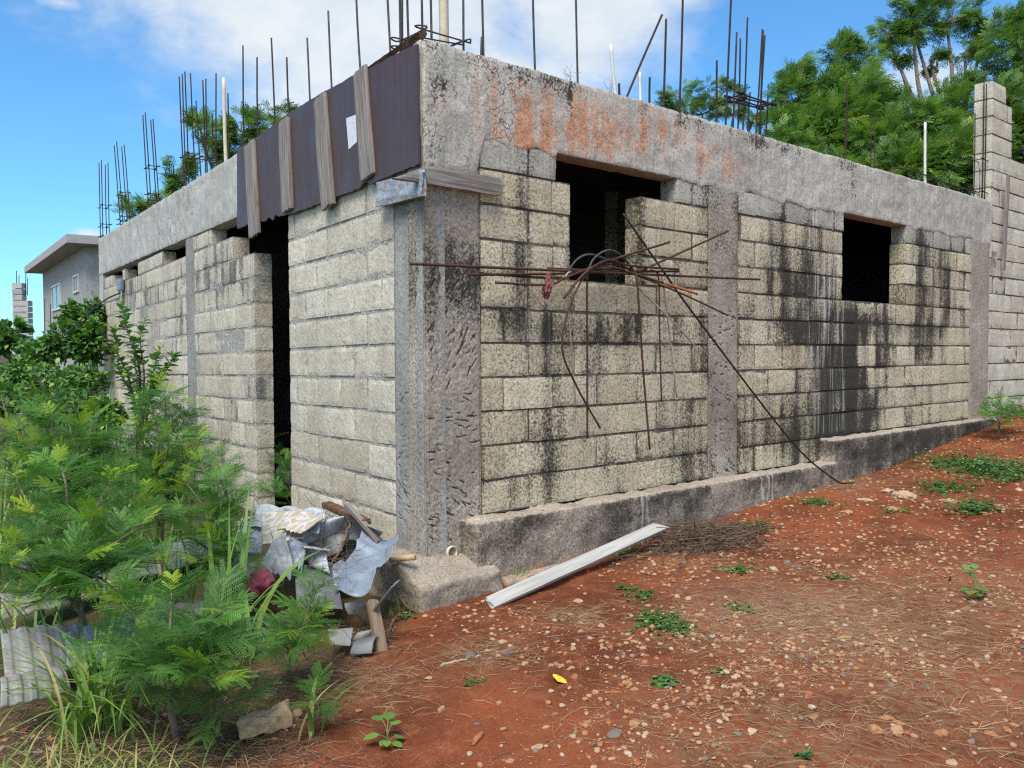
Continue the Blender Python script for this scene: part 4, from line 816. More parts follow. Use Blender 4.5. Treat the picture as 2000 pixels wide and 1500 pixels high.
sheet('torn_sheet', [[Zp(535, 1055, -.06), Zp(560, 1040, -.0)], [Zp(500, 1125, -.26), Zp(575, 1130, -.24)]], 'zinc_l', 'torn light blue sheet with a jagged saw-tooth lower edge', 'sheet metal', crump=.025, cs=7, ragged=.30, seed=9)
sheet('torn_sheet', [[Zp(565, 1050, -.04), Zp(600, 1062, -.08)], [Zp(555, 1095, -.16), Zp(588, 1120, -.22)]], 'zinc', 'pointed torn scrap of blue-grey sheet standing up in the middle of the heap', 'sheet metal', crump=.03, cs=8, ragged=.35, seed=10)
sheet('metal_sheet', [[Zp(590, 1060, -.06), Zp(645, 1065, -.10)], [Zp(600, 1095, -.18), Zp(640, 1110, -.2)]], 'zinc_l', 'curled light scrap of sheet metal right of the pointed scrap', 'sheet metal', curl=.08, crump=.015, cs=8, seed=11)
sheet('metal_sheet', [[Zp(575, 1110, -.22), Zp(650, 1095, -.2)], [Zp(580, 1185, -.34), Zp(670, 1190, -.32)]], 'dark_s', 'dull grey sheet half hidden by leaves below the torn sheets', 'sheet metal', crump=.02, cs=6, seed=12)
sheet('metal_sheet', [[Zp(650, 1100, -.16), Zp(672, 1092, -.14)], [Zp(655, 1160, -.28), Zp(668, 1155, -.28)]], 'zinc', 'narrow twisted strip of sheet beside the big ribbed sheet', 'sheet metal', crump=.06, cs=10, seed=13)
sheet('metal_sheet', [[Zp(672, 1178, -.30), Zp(722, 1172, -.27)], [Zp(680, 1200, -.35), Zp(706, 1202, -.36)]], 'white_s', 'white scrap of sheet directly under the lower edge of the ribbed sheet', 'sheet metal', curl=.01, crump=.02, seed=14)
sheet('metal_sheet', [[Zp(702, 1232, -.36), Zp(735, 1226, -.35)], [Zp(690, 1248, -.38), Zp(722, 1240, -.38)]], 'white_s', 'small off-white scrap beside the upright split stick', 'sheet metal', curl=.01, crump=.015, seed=15)
sheet('metal_sheet', [[Zp(700, 1245, -.36), Zp(738, 1235, -.34)], [Zp(682, 1275, -.40), Zp(725, 1272, -.40)]], 'dark_s', 'dark curved scrap of sheet on the ground at the edge of the heap', 'sheet metal', curl=.02, crump=.015, seed=16)
sheet('metal_sheet', [[Zp(640, 1228, -.33), Zp(690, 1225, -.33)], [Zp(645, 1258, -.38), Zp(684, 1262, -.38)]], 'white_s', 'dirty white scrap of sheet left of the upright split stick', 'sheet metal', curl=.008, crump=.02, seed=17)
sheet('black_shade_plastic', [[Zp(590, 1046, -.10), Zp(705, 1040, -.10)], [Zp(585, 1130, -.33), Zp(690, 1140, -.31)]], 'black', 'added black sheet painting the shade in the hollow behind the ribbed sheet', 'shade sheet', crump=.03, seed=18)  # added sheet, its black stands in for the deep shade of the hollow
sheet('metal_sheet', [[Zp(445, 1015, -.02), Zp(520, 1005, .0)], [Zp(430, 1075, -.18), Zp(510, 1080, -.16)]], 'zinc_l', 'flat light grey sheet at the left end of the heap under the grass blades', 'sheet metal', crump=.02, seed=19)
sheet('metal_sheet', [[Zp(430, 1085, -.22), Zp(505, 1080, -.2)], [Zp(420, 1140, -.32), Zp(490, 1150, -.3)]], 'white_s', 'dirty white sheet left of the jagged torn sheet', 'sheet metal', crump=.02, seed=20)
V, F = ico(4); Q = V*np.array([.14, .07, .06])*(1+.5*(fbm(V, 2.2, 8)[:, None]-.5)); Q += .02*vecn(V, 3.5, 9); o = MB().add(Q@rotz(.9).T, F).build('plastic_bag', M['redpl'], None, True); o.location = Zp(505, 1138, -.23); tag(o, 'crumpled dark red plastic bag stuffed between the torn sheets and the weeds', 'bag')
LWN = 'dirty white sheets lying under the weeds'
for i, (a, b, c, d, mt, lab) in enumerate((((0, 1160), (215, 1100), (0, 1215), (240, 1150), 'white_s', 'pale curved sheet end seen through the weeds at the left edge, above a dark gap'), ((0, 1230), (170, 1215), (10, 1330), (190, 1300), 'white_s', 'dirty white sheet under the grass tuft at the left edge'), ((120, 1240), (300, 1180), (130, 1310), (320, 1260), 'zinc_l', 'light grey sheet under the middle of the feathery weeds'), ((210, 1090), (420, 1040), (230, 1140), (430, 1090), 'zinc_l', 'light grey sheet deep in the weeds left of the heap'), ((0, 1325), (120, 1300), (0, 1385), (140, 1352), 'white_s', 'lowest dirty white sheet lying flat near the straw tuft'), ((250, 1190), (400, 1170), (260, 1250), (390, 1240), 'white_s', 'white sheet behind the stem of the nearest shrub'), ((30, 1080), (180, 1060), (40, 1120), (190, 1100), 'dark_s', 'dull grey sheet at the back of the weeds on the left'))):
    sheet('roof_sheet', [[Zp(*a, -.28), Zp(*b, -.28)], [Zp(*c, -.36), Zp(*d, -.36)]], mt, lab, 'roofing sheet', None, wave=lambda u, v: .004*np.clip(np.sin(v*30)*2.5, -1, 1)+.03*np.sin(u*3), crump=.015, n=(20, 70), seed=30+i)
for a, b, w, th, mt, lab, cat in ((Zp(727, 1172, -.22), G(749, 1275)-np.array([0, 0, .05]), .055, .03, 'stick', 'split dry stick standing upright in the ground under the ribbed sheet', 'stick'), (Zp(676, 985, .12), Zp(742, 1058, -.06), .035, .02, 'batten', 'thin grey lath leaning over the heap against the wall', 'lath'), (Zp(636, 985, .07), Zp(716, 1020, .03), .06, .035, 'darkwood', 'rotten brown board along the wall behind the heap', 'board'), (Zp(735, 1186, -.25), Zp(772, 1140, -.12), .075, .008, 'dark_s', 'grey metal strip sticking out under the ribbed sheet beside the footing', 'metal strip')):
    tag(plank_between(a, b, w, th, (0, -.4, 1), int(a[0]*99) % 97, 'dry_stick' if cat == 'stick' else cat.replace(' ', '_'), M[mt], None, rag=.006), lab, cat)
P = spline([Zp(762, 1094, -.17), Zp(810, 1088, -.14)], 12); mb = MB(); V, F = tube(P, .016, 10); mb.add(V, F); tag(mb.build('bamboo_piece', simple('pale_bamboo', (0.34, 0.20, 0.08), (0.60, 0.45, 0.26), 12), None, True, loc=P[0]), 'short piece of yellow bamboo resting on the corner footing', 'bamboo')
for pts, rr, lab in (([G(775, 1175)+np.array([0, 0, .08]), G(790, 1190)+np.array([0, 0, .03]), G(818, 1200)], .010, 'bare twig lying at the foot of the footing corner'), ([G(757, 1240), G(775, 1215)+np.array([0, 0, .03]), G(800, 1205)], .008, 'twig with green shoots right of the upright stick'), ([Zp(690, 1005, .03), Zp(670, 1060, -.05), Zp(648, 1100, -.14)], .009, 'grey branch lying across the crumpled sheet in the heap'), ([G(860, 1300), G(900, 1290), G(942, 1281)], .007, 'straight dark stick lying on the bare red earth'), ([G(1330, 1066)+np.array([0, 0, .02]), G(1450, 1064), G(1600, 1066)], .0085, 'long straight dark stick lying level from the twig heap into the lane'), ([G(1230, 1085), G(1250, 1060)+np.array([0, 0, .07]), G(1272, 1036)+np.array([0, 0, .12])], .010, 'forked brown twig leaning on the upper end of the pale plank'), ([G(1540, 1108), G(1590, 1106)], .014, 'short reddish piece of wood lying in the lane'), ([G(1855, 1130)+np.array([0, 0, .0]), G(1858, 1145)+np.array([0, 0, .06])], .006, 'small stump twig sticking up beside the leafy plant in the lane')):
    P = spline(pts, 14); P = P+rng.normal(0, .003, P.shape); V, F = tube(P, np.linspace(rr, rr*.6, len(P)), 7); mb = MB(); mb.add(V, F); tag(mb.build('twig', M['twig'] if rr > .0075 else M['twig_grey'], None, True, loc=P[0]), lab, 'twig')
def strands(name, mat, specs, kind='stuff', **lab):
    mb = MB()
    for P, rr in specs: V, F = tube(P, np.linspace(rr, rr*.45, len(P)), 3, False); mb.add(V, F)
    return tag(mb.build(name, M[mat], None, True), kind=kind, **lab)
r = np.random.default_rng(61); sp = []
c0 = G(1385, 1062)
for i in range(420):
    c = c0+np.array([r.normal(0, .26), r.normal(0, .13), 0]); c[2] = float(gz(c[:1], c[1:2])[0])+abs(r.normal(0, .055))*np.exp(-((c[0]-c0[0])/.35)**2)+.005; a = r.uniform(0, 6.28); L = r.uniform(.08, .30); d = np.array([math.cos(a), math.sin(a)*.6, r.normal(0, .12)])
    n_ = np.array([-d[1], d[0], r.normal(0, .5)])*r.normal(0, .3); sp.append((spline([c-d*L, c+n_*L*.6, c+d*L], 8), r.uniform(.0016, .006)))
strands('brush_litter', 'twig', sp)
sp = []
for i in range(70):
    c = Zp(r.uniform(615, 690), r.uniform(1000, 1110), r.uniform(-.18, -.03)); a = r.uniform(0, 6.28); L = r.uniform(.04, .14); d = np.array([math.cos(a), math.sin(a), r.normal(0, .6)]); sp.append((spline([c-d*L, c+r.normal(0, .06, 3), c+d*L+r.normal(0, .03, 3), c+d*L*.5+r.normal(0, .07, 3)], 15), .0012))
for i in range(40):
    c = G(r.uniform(650, 780), r.uniform(1190, 1290))+np.array([0, 0, .02]); a = r.uniform(0, 6.28); L = r.uniform(.04, .13); d = np.array([math.cos(a), math.sin(a), r.normal(0, .3)]); sp.append((spline([c-d*L, c+r.normal(0, .02, 3), c+d*L], 8), r.uniform(.001, .004)))
strands('wire_and_twig_litter', 'twig', sp)
sp = []
for k, (c, rad) in enumerate(STRAWC):
    for i in range(int(330*min(rad, .8)/.4)):
        q = np.array([*(c+r.normal(0, rad*.62, 2)), 0.])
        if q[1] > -.2 and q[0] > -.2: continue
        q[2] = float(gz(q[:1], q[1:2])[0])+.004; a = r.uniform(0, 6.28); L = r.uniform(.03, .12); d = np.array([math.cos(a), math.sin(a), abs(r.normal(0, .12))]); sp.append((spline([q, q+d*L*.5+r.normal(0, .007, 3)*np.array([1, 1, .3])+np.array([0, 0, .004]), q+d*L], 6), r.uniform(.0006, .0013)))
for i in range(2400):
    q = np.array([r.uniform(-1.9, 8), r.uniform(-3.2, -.3), 0]); q[2] = float(gz(q[:1], q[1:2])[0])+.004; a = r.uniform(0, 6.28); L = r.uniform(.02, .10); d = np.array([math.cos(a), math.sin(a), .02]); sp.append((spline([q, q+d*L*.5+r.normal(0, .01, 3)*np.array([1, 1, .2]), q+d*L], 6), r.uniform(.0006, .0013)))
strands('dry_grass', 'straw', sp)
sp = []
for i in range(1500):
    q = G(r.uniform(0, 640), r.uniform(1270, 1500)); a = r.uniform(0, 6.28); L = r.uniform(.03, .14); d = np.array([math.cos(a), math.sin(a), abs(r.normal(0, .15))]); sp.append((spline([q, q+d*L*.5+r.normal(0, .015, 3)*np.array([1, 1, .4])+np.array([0, 0, .008]), q+d*L], 6), r.uniform(.0007, .0022)))
strands('dead_stem_litter', 'twig', sp)

sp = []
for i in range(1500):
    q = np.array([r.uniform(-1.5, 8), r.uniform(-3.2, -.3), 0]); q[2] = float(gz(q[:1], q[1:2])[0])+.004
    if fbm(q[None], 1.7, 91, 3)[0] < .45: continue
    a = r.uniform(0, 6.28); L = r.uniform(.015, .08); d = np.array([math.cos(a), math.sin(a), .05]); sp.append((spline([q, q+d*L*.5+r.normal(0, .006, 3)*np.array([1, 1, .3]), q+d*L], 6), r.uniform(.0007, .002)))
strands('twig_litter', 'twig', sp)
# ------------------------------------------------------------------ plants
def leuc_leaf(hi, seed, npair=6, Lr=.15, Lp_=.095, droop=1.0):
    r = np.random.default_rng(seed); Vs, Fs, n = [], [], 0
    def quad(a, b, w, nrm):
        nonlocal n
        s = np.cross(b-a, nrm); s = s/max(np.linalg.norm(s), 1e-9)*w; m_ = a*.55+b*.45
        Vs.extend([a, m_+s, b, m_-s]); Fs.append([n, n+1, n+2, n+3]); n += 4
    up = np.array([0, 0, 1.])
    def rach(y): return np.array([0, y, .25*y-1.6*droop*y*y])
    for i in range(9 if hi else 3):
        k = Lr/(9 if hi else 3); a, b = rach(i*k), rach((i+1)*k+.002); quad(a, b, .0016 if hi else .003, up)
    for i in range(npair):
        y0 = Lr*(.28+.72*i/(npair-1)); base = rach(y0); L = Lp_*(.72+.28*math.sin(math.pi*(i+1)/(npair+.6)))*r.uniform(.9, 1.08)
        for s in (-1, 1):
            a = R(r.normal(42+20*i/npair, 5)); d = np.array([s*math.cos(a), math.sin(a), r.normal(.10, .06)])
            def pin(t): return base+d*L*t+np.array([0, 0, -.22*droop*L*t*t])
            if hi:
                m_ = 12
                for j in range(m_):
                    t0 = (j+.6)/m_; c = pin(t0); dd = pin(t0+.02)-pin(t0); dd /= np.linalg.norm(dd); sd = np.cross(up, dd); sd /= np.linalg.norm(sd); ll = .0118*(1-.45*abs(t0-.45)*1.2)
                    for q in (-1, 1): e = c+(sd*q*.93+dd*.38)*ll+np.array([0, 0, -.0015]); quad(c, e, .0029, up)
                quad(pin(0), pin(1), .0007, up)
            else:
                quad(pin(.05), pin(.55), .0075, up); quad(pin(.5), pin(1.03), .0075, up)
    return np.array(Vs), np.array(Fs)
LH = [leuc_leaf(True, i, npair=5+i % 3, droop=.6+.5*(i % 3)) for i in range(5)]
LL = [leuc_leaf(False, 50+i, npair=6, droop=.7+.4*(i % 3)) for i in range(5)]
def oval_leaf(L=1.0, w=.28, fold=.10, tipd=.18):
    ys = np.array([0, .22, .5, .78, 1.0]); ws = np.array([.02, .82, 1.0, .62, .0])*w; V = []
    for y, w_ in zip(ys, ws): z = -tipd*y*y; V += [[-w_, y, z+fold*w_/w*.5], [0, y, z-fold*.3], [w_, y, z+fold*w_/w*.5]]
    F = [[i*3+a, i*3+a+1, i*3+a+4, i*3+a+3] for i in range(4) for a in (0, 1)]; return np.array(V)*L, np.array(F)
OV = [oval_leaf(1, .26), oval_leaf(1, .32, .16, .3), oval_leaf(1, .42, .06, .22)]
def frames(D, N_):
    D = D/np.linalg.norm(D, axis=1, keepdims=True); N_ = N_-D*np.sum(D*N_, 1, keepdims=True); N_ /= np.maximum(np.linalg.norm(N_, axis=1, keepdims=True), 1e-9)
    return np.stack([np.cross(D, N_), D, N_], 2)
def foliage(items, temps):
    """items: list of (loc, dir, normal, size, tint, young, template)"""
    mb = MB()
    if not items: return mb
    L = np.array([i[0] for i in items]); D = np.array([i[1] for i in items]); N_ = np.array([i[2] for i in items]); S = np.array([i[3] for i in items]); T_ = np.array([i[4] for i in items]); Y_ = np.array([i[5] for i in items]); K = np.array([i[6] for i in items])
    B = frames(D, N_)*S[:, None, None]
    for k in range(len(temps)):
        s = np.where(K == k)[0]
        if len(s): W, F = instance(temps[k], B[s], L[s]); n = len(temps[k][0]); mb.add(W, F, 0, tint=np.repeat(T_[s], n), young=np.repeat(Y_[s], n))
    return mb
def curve_stem(b, t, bend, r):
    b, t = np.asarray(b, float), np.asarray(t, float); v = t-b; m1 = b+v*.35+np.array([0, 0, bend*np.linalg.norm(v)*.22])+r.normal(0, .03, 3)*np.linalg.norm(v); m2 = b+v*.72+np.array([0, 0, bend*np.linalg.norm(v)*.14])+r.normal(0, .025, 3)*np.linalg.norm(v)
    return spline([b, m1, m2, t], 24)
def shrub(name, base, tips, label, cat='shrub', kind='leuc', size=.86, spacing=.0195, seed=0, group=None, start=.08, stem_r=.009, young=1.0, sun=(0, 0, 1), temps=None, mat=None, elev=.28):
    r = np.random.default_rng(seed); base = np.asarray(base, float); th_ = thing(name, tuple(base), label, cat, group); st = MB(); items = []
    temps = temps or (LH if kind == 'leuc' else OV); main = base+np.array([0, 0, .12])
    cen = np.mean([t for t in tips], 0)
    fork = base+(cen-base)*.5+np.array([0, 0, .06])+r.normal(0, .03, 3); TR = curve_stem(base, fork, .3, r); V, F = tube(TR, np.linspace(stem_r*1.15, stem_r*.8, len(TR)), 7); st.add(V, F)
    for ti, tp in enumerate(tips):
        tp = np.asarray(tp, float); P = curve_stem(TR[int(len(TR)*r.uniform(.45, .98))], tp, .5, r); L = np.linalg.norm(np.diff(P, axis=0), axis=1).sum(); V, F = tube(P, np.linspace(stem_r*(1 if ti == 0 else .7), stem_r*.22, len(P)), 6); st.add(V, F)
        n = max(4, int(L*(1-start)/spacing)); ph = r.uniform(0, 6.28); out = tp-cen; out[2] = 0
        for i in range(n):
            f = start+(1-start)*(i+r.uniform(.2, .8))/n; k = f*(len(P)-1); j = min(int(k), len(P)-2); c = P[j]+(P[j+1]-P[j])*(k-j); ax = P[j+1]-P[j]; ax /= np.linalg.norm(ax)
            a = ph+i*2.4; hz = np.array([math.cos(a), math.sin(a), 0]); hz = hz-ax*(hz@ax)*.6
            tipn = np.clip((f-.9)/.1, 0, 1)
            D = hz*(1-.45*tipn)+ax*(.25+.6*tipn)+np.array([0, 0, elev])+r.normal(0, .14, 3)
            if np.linalg.norm(out) > .05: D += out/np.linalg.norm(out)*.25
            sz = size*r.uniform(.72, 1.15)*(1-.5*tipn)*(.75+.25*min(1, (f-start)/.3+.3))
            y = (tipn > .25)*r.uniform(.35, .95)*young*(r.uniform() < .75)+(r.uniform() < .06)*.5*young
            items.append((c, D, np.array([0, 0, 1.])+r.normal(0, .28, 3), sz, np.clip(r.normal(.42, .24), 0, 1), min(y, 1), r.integers(len(temps))))
    st.build('stem', M['bark'] if stem_r > .007 else M['bark_g'], th_, True)
    foliage(items, temps).build('foliage', mat or (M['leuc'] if kind == 'leuc' else M['broad']), th_, False); return th_
def T3(*l): return [AT(px, d, py) for px, py, d in l]
def gp(px, depth):
    p = AT(px, depth); p[2] = float(gz(p[0:1], p[1:2])[0]); return p
shrub('leadtree_shrub', G(345, 1445), T3((440, 1190, 2.95), (258, 1235, 3.2), (335, 1160, 3.2), (385, 1290, 2.85), (228, 1340, 3.0), (418, 1340, 2.8), (195, 1285, 3.15), (300, 1240, 3.0), (440, 1255, 3.0), (240, 1180, 3.3), (400, 1235, 2.9), (290, 1320, 2.85)), 'feathery-leaved shrub nearest the camera, on a bare leaning brown stem', seed=1, start=.12, stem_r=.013)
shrub('leadtree_shrub', gp(560, 3.7), T3((622, 1140, 3.75), (632, 1240, 3.6), (545, 1215, 3.6), (590, 1230, 3.5), (510, 1260, 3.5), (560, 1290, 3.4), (625, 1195, 3.7), (600, 1290, 3.5)), 'feathery-leaved shrub in front of the ribbed metal sheet', seed=2, size=.7)
shrub('leadtree_shrub', gp(440, 4.5), T3((392, 895, 4.6), (420, 935, 4.4), (440, 920, 4.7), (365, 945, 4.5), (430, 990, 4.4), (412, 1010, 4.2), (362, 1050, 4.2), (435, 1060, 4.1), (425, 880, 4.9), (390, 1100, 4.1), (455, 1130, 4.0), (330, 1010, 4.4)), 'feathery-leaved shrub with bright young tips before the doorway', size=.75, seed=3, stem_r=.012)
shrub('leadtree_shrub', gp(150, 4.0), T3((110, 905, 4.2), (30, 930, 4.1), (215, 945, 4.1), (292, 955, 4.3), (60, 1010, 3.8), (180, 1010, 3.9), (272, 1030, 3.9), (332, 1000, 4.2), (10, 1100, 3.6), (120, 1090, 3.6), (250, 1110, 3.7), (200, 1160, 3.4), (80, 1170, 3.4), (320, 1100, 3.8), (160, 1090, 3.5), (30, 1060, 3.7), (40, 1180, 3.3), (260, 1180, 3.4)), 'widest feathery-leaved shrub, spreading over the pale sheets at the left edge', seed=4, stem_r=.012)
shrub('leadtree_shrub', gp(310, 5.2), T3((287, 770, 5.2), (322, 760, 5.3), (372, 792, 5.4), (260, 832, 5.1), (392, 855, 5.2), (332, 850, 5.0), (240, 880, 5.0), (382, 905, 5.1), (300, 920, 4.9), (350, 960, 5.0)), 'feathery-leaved shrub beside the slim column of the left wall', seed=5)
shrub('leadtree_shrub', gp(110, 4.9), T3((70, 785, 5.0), (102, 805, 4.9), (192, 805, 5.0), (150, 830, 4.8), (60, 870, 4.8), (200, 875, 4.9), (30, 840, 5.2), (130, 900, 4.7), (5, 900, 4.8), (240, 920, 4.8)), 'feathery-leaved shrub behind the widest one, with yellow-green shoots', seed=6)
shrub('leadtree_shrub', Lp(2.45, .25, -.55), [lpt(548, 890, .2), lpt(560, 930, .15), lpt(538, 935, .1), lpt(520, 960, -.1), lpt(568, 905, .2)], 'small dark feathery weed growing in the doorway', seed=7, size=.8, young=.3)
shrub('leadtree_shrub', gp(425, 3.15), T3((440, 1340, 3.15), (410, 1350, 3.1), (460, 1370, 3.05), (400, 1390, 3.0)), 'low feathery weed under the nearest shrub, left of the broken block', seed=8, size=.8, start=.15, stem_r=.005, young=.2)
shrub('leadtree_shrub', gp(640, 3.25), T3((640, 1370, 3.2), (610, 1380, 3.15), (600, 1350, 3.3)), 'small feathery seedling to the right above the broken block', seed=9, size=.6, start=.2, stem_r=.004, young=.2)
shrub('leadtree_shrub', gp(1950, 9.2), T3((1945, 790, 9.2), (1962, 785, 9.3), (1930, 815, 9.0), (1975, 805, 9.3), (1960, 830, 9.0)), 'feathery seedling at the foot of the end column by the boundary wall', seed=10, size=1.0, temps=LL)
shrub('broadleaf_shrub', gp(265, 7.6), T3((238, 592, 7.8), (225, 640, 7.7), (285, 620, 7.8), (262, 660, 7.6), (312, 680, 7.5), (345, 690, 7.3), (300, 735, 7.4), (248, 720, 7.4), (228, 680, 7.6), (268, 780, 7.3), (325, 715, 7.3)), 'tall dark shrub with broad oval leaves against the left wall', kind='broad', size=.085, spacing=.02, seed=11, stem_r=.015, start=.1)
shrub('broadleaf_shrub', gp(120, 7.4), T3((60, 720, 7.4), (110, 700, 7.6), (160, 715, 7.6), (30, 760, 7.2), (140, 760, 7.2), (190, 740, 7.5), (90, 780, 7.0), (0, 740, 7.4), (200, 800, 7.1), (50, 820, 7.0), (230, 830, 7.0)), 'mid-height leafy green bush between the feathery shrubs and the distant house', kind='broad', size=.062, spacing=.016, seed=12, start=.25)
shrub('broadleaf_shrub', gp(20, 6.0), T3((40, 770, 6.2), (0, 745, 6.4), (-40, 760, 6), (30, 830, 5.8), (70, 800, 6.0), (-20, 850, 5.6)), 'leafy bush cut by the left edge, with a yellow leaf on top', kind='broad', size=.062, spacing=.016, seed=13)
# trees and far bushes: crowns of many small sprays
CR = ROT[0]; CU = np.array([0, 0, 1.]); CF = np.array([.6572, .7537, 0])
def tree(name, lobes, base, label, cat='tree', dens=.078, seed=0, group=None, temps=None, lsize=1.2, mat='leuc_far', trunk=.09, tb=.38, limbs=True, wind=.35, young=.05):
    """lobes: (px, py, rx, ry, depth) survey ellipses"""
    r = np.random.default_rng(seed); temps = temps or LL; base = np.asarray(base, float); th_ = thing(name, tuple(base), label, cat, group); items = []; st = MB(); cs = []
    top = None
    for px, py, rx, ry, d in lobes:
        c = AT(px, d, py); ax, ay = rx*d/FPX, ry*d/FPX; az = (ax+ay)*.5; cs.append((c, ax, ay, az)); n = int(rx*ry*dens*3.1)
        q = r.normal(size=(n, 3)); q /= np.linalg.norm(q, axis=1, keepdims=True); q *= (r.uniform(0, 1, n)**.42)[:, None]
        # break the lobe into sprays with gaps
        k = max(6, n//16); cc = r.normal(size=(k, 3)); cc /= np.linalg.norm(cc, axis=1, keepdims=True); cc *= (r.uniform(.25, 1.0, k)**.5)[:, None]*.92; a = r.integers(k, size=n); q = cc[a]*1.0+q*.36
        P = c+q[:, :1]*ax*CR+q[:, 1:2]*ay*CU+q[:, 2:]*az*CF; ct = r.uniform(.15, .8, k); cdir = cc+r.normal(0, .35, (k, 3))
        for i in range(n):
            D = CR*cdir[a[i], 0]+CU*(cdir[a[i], 1]*.6+.05)+CF*cdir[a[i], 2]+CR*wind+r.normal(0, .35, 3); items.append((P[i], D, np.array([0, 0, 1.])+r.normal(0, .45, 3), lsize*r.uniform(.7, 1.2), np.clip(ct[a[i]]+r.normal(0, .15), 0, 1), (r.uniform() < young)*r.uniform(.3, .9), r.integers(len(temps))))
        for j in range(min(k, 7)):
            e = c+cc[j, 0]*ax*CR*.9+cc[j, 1]*ay*CU*.9+cc[j, 2]*az*CF*.9; s = c-CU*ay*.8; V, F = tube(curve_stem(s, e, .1, r), np.linspace(trunk*.22, trunk*.07, 25), 5, False) if False else tube(spline([s, (s+e)/2+r.normal(0, .06, 3), e], 10), np.linspace(trunk*.24, trunk*.07, 11), 5, False); st.add(V, F)
    low = base+np.array([0, 0, (np.mean([c[0][2] for c in cs])-base[2])*tb]); P = spline([base-np.array([0, 0, .2]), (base+low)/2+r.normal(0, .05, 3), low], 10); V, F = tube(P, np.linspace(trunk, trunk*.75, len(P)), 8); st.add(V, F)
    for c, ax, ay, az in cs:
        e = c-CU*ay*.8; P = spline([low, (low+e)/2+r.normal(0, .12, 3), e], 10); V, F = tube(P, np.linspace(trunk*.6, trunk*.24, len(P)), 6, False); st.add(V, F)
    st.build('trunk', M['bark'], th_, True); foliage(items, temps).build('crown', M[mat], th_, False); return th_
tree('leadtree', [(1600, 285, 95, 80, 15), (1560, 205, 50, 60, 15.5), (1640, 190, 60, 50, 15.5), (1540, 260, 50, 50, 15), (1680, 235, 75, 75, 15), (1530, 330, 60, 70, 14), (1680, 150, 40, 45, 16), (1620, 360, 90, 60, 13.5), (1555, 125, 18, 34, 15.5), (1640, 110, 30, 30, 16)], gp(1620, 14.5), 'bushy green feathery tree behind the wall, left of the tall airy one', seed=21)
tree('leadtree', [(1790, 265, 80, 55, 14), (1860, 240, 60, 65, 14.5), (1790, 345, 110, 55, 13), (1720, 300, 60, 60, 14), (1880, 320, 60, 70, 13), (1700, 200, 40, 40, 15.5)], gp(1800, 13.5), 'dense dark green tree right behind the ring beam, beside the block pier', seed=22, young=.07)
tree('leadtree', [(1790, 58, 48, 26, 18), (1755, 105, 34, 16, 18), (1850, 28, 62, 22, 18), (1885, 95, 44, 20, 18), (1738, 60, 26, 30, 18), (1820, 120, 28, 16, 18), (1930, 40, 40, 20, 18), (1780, 10, 30, 14, 18), (1870, 165, 40, 22, 17.5)], gp(1850, 17.5), 'tall airy tree with bare forking limbs under flat sprays', dens=.085, seed=23, tb=.55, trunk=.11)
tree('leadtree', [(1985, 110, 50, 90, 16), (1960, 240, 36, 80, 15), (2010, 260, 50, 100, 15), (2030, 60, 50, 60, 16)], gp(1995, 15), 'tall dark tree cut by the right edge, behind the block pier', seed=24, young=.02)
tree('leadtree', [(1335, 190, 42, 26, 22), (1400, 178, 30, 24, 22), (1432, 205, 22, 26, 21), (1300, 195, 20, 18, 22), (1470, 225, 24, 16, 20), (1372, 210, 60, 16, 22)], gp(1370, 22), 'distant feathery tree top showing over the middle of the road-side beam', seed=25)
tree('leadtree', [(430, 280, 34, 36, 16), (480, 245, 28, 22, 16), (540, 228, 32, 18, 16.5), (395, 250, 16, 34, 16), (350, 335, 20, 30, 15), (510, 255, 30, 20, 16), (455, 310, 40, 26, 16)], gp(450, 16), 'feathery tree top behind the brown plywood form', seed=26)
tree('leadtree', [(268, 408, 20, 18, 15), (290, 395, 14, 14, 15), (330, 365, 26, 16, 15), (250, 425, 14, 14, 15)], gp(285, 15), 'small tuft of tree top over the far end of the left beam', seed=27, trunk=.05)
tree('leafy_bush', [(150, 620, 34, 34, 13), (185, 625, 16, 44, 12.5), (130, 665, 56, 36, 12), (175, 670, 28, 40, 12), (90, 685, 40, 26, 12)], gp(150, 12.5), 'tall green bush in front of the distant house', 'bush', seed=28, temps=OV, lsize=.085, mat='broad', trunk=.04, dens=.2, young=.15)
tree('leafy_bush', [(20, 650, 30, 20, 18), (0, 670, 40, 24, 17), (60, 690, 50, 22, 16)], gp(25, 17), 'low bush on the skyline at the left edge', 'bush', seed=29, temps=OV, lsize=.16, mat='broad', trunk=.04, dens=.1)
tree('leafy_bush', [(60, 740, 80, 30, 10), (160, 745, 50, 30, 9.5), (10, 780, 50, 30, 9), (120, 800, 70, 30, 8.5), (205, 810, 30, 36, 8.5)], gp(100, 9.5), 'dense leafy thicket filling the yard below the tall bush', 'bush', seed=30, temps=OV, lsize=.06, mat='broad', trunk=.03, dens=.22, young=.2, wind=.1)
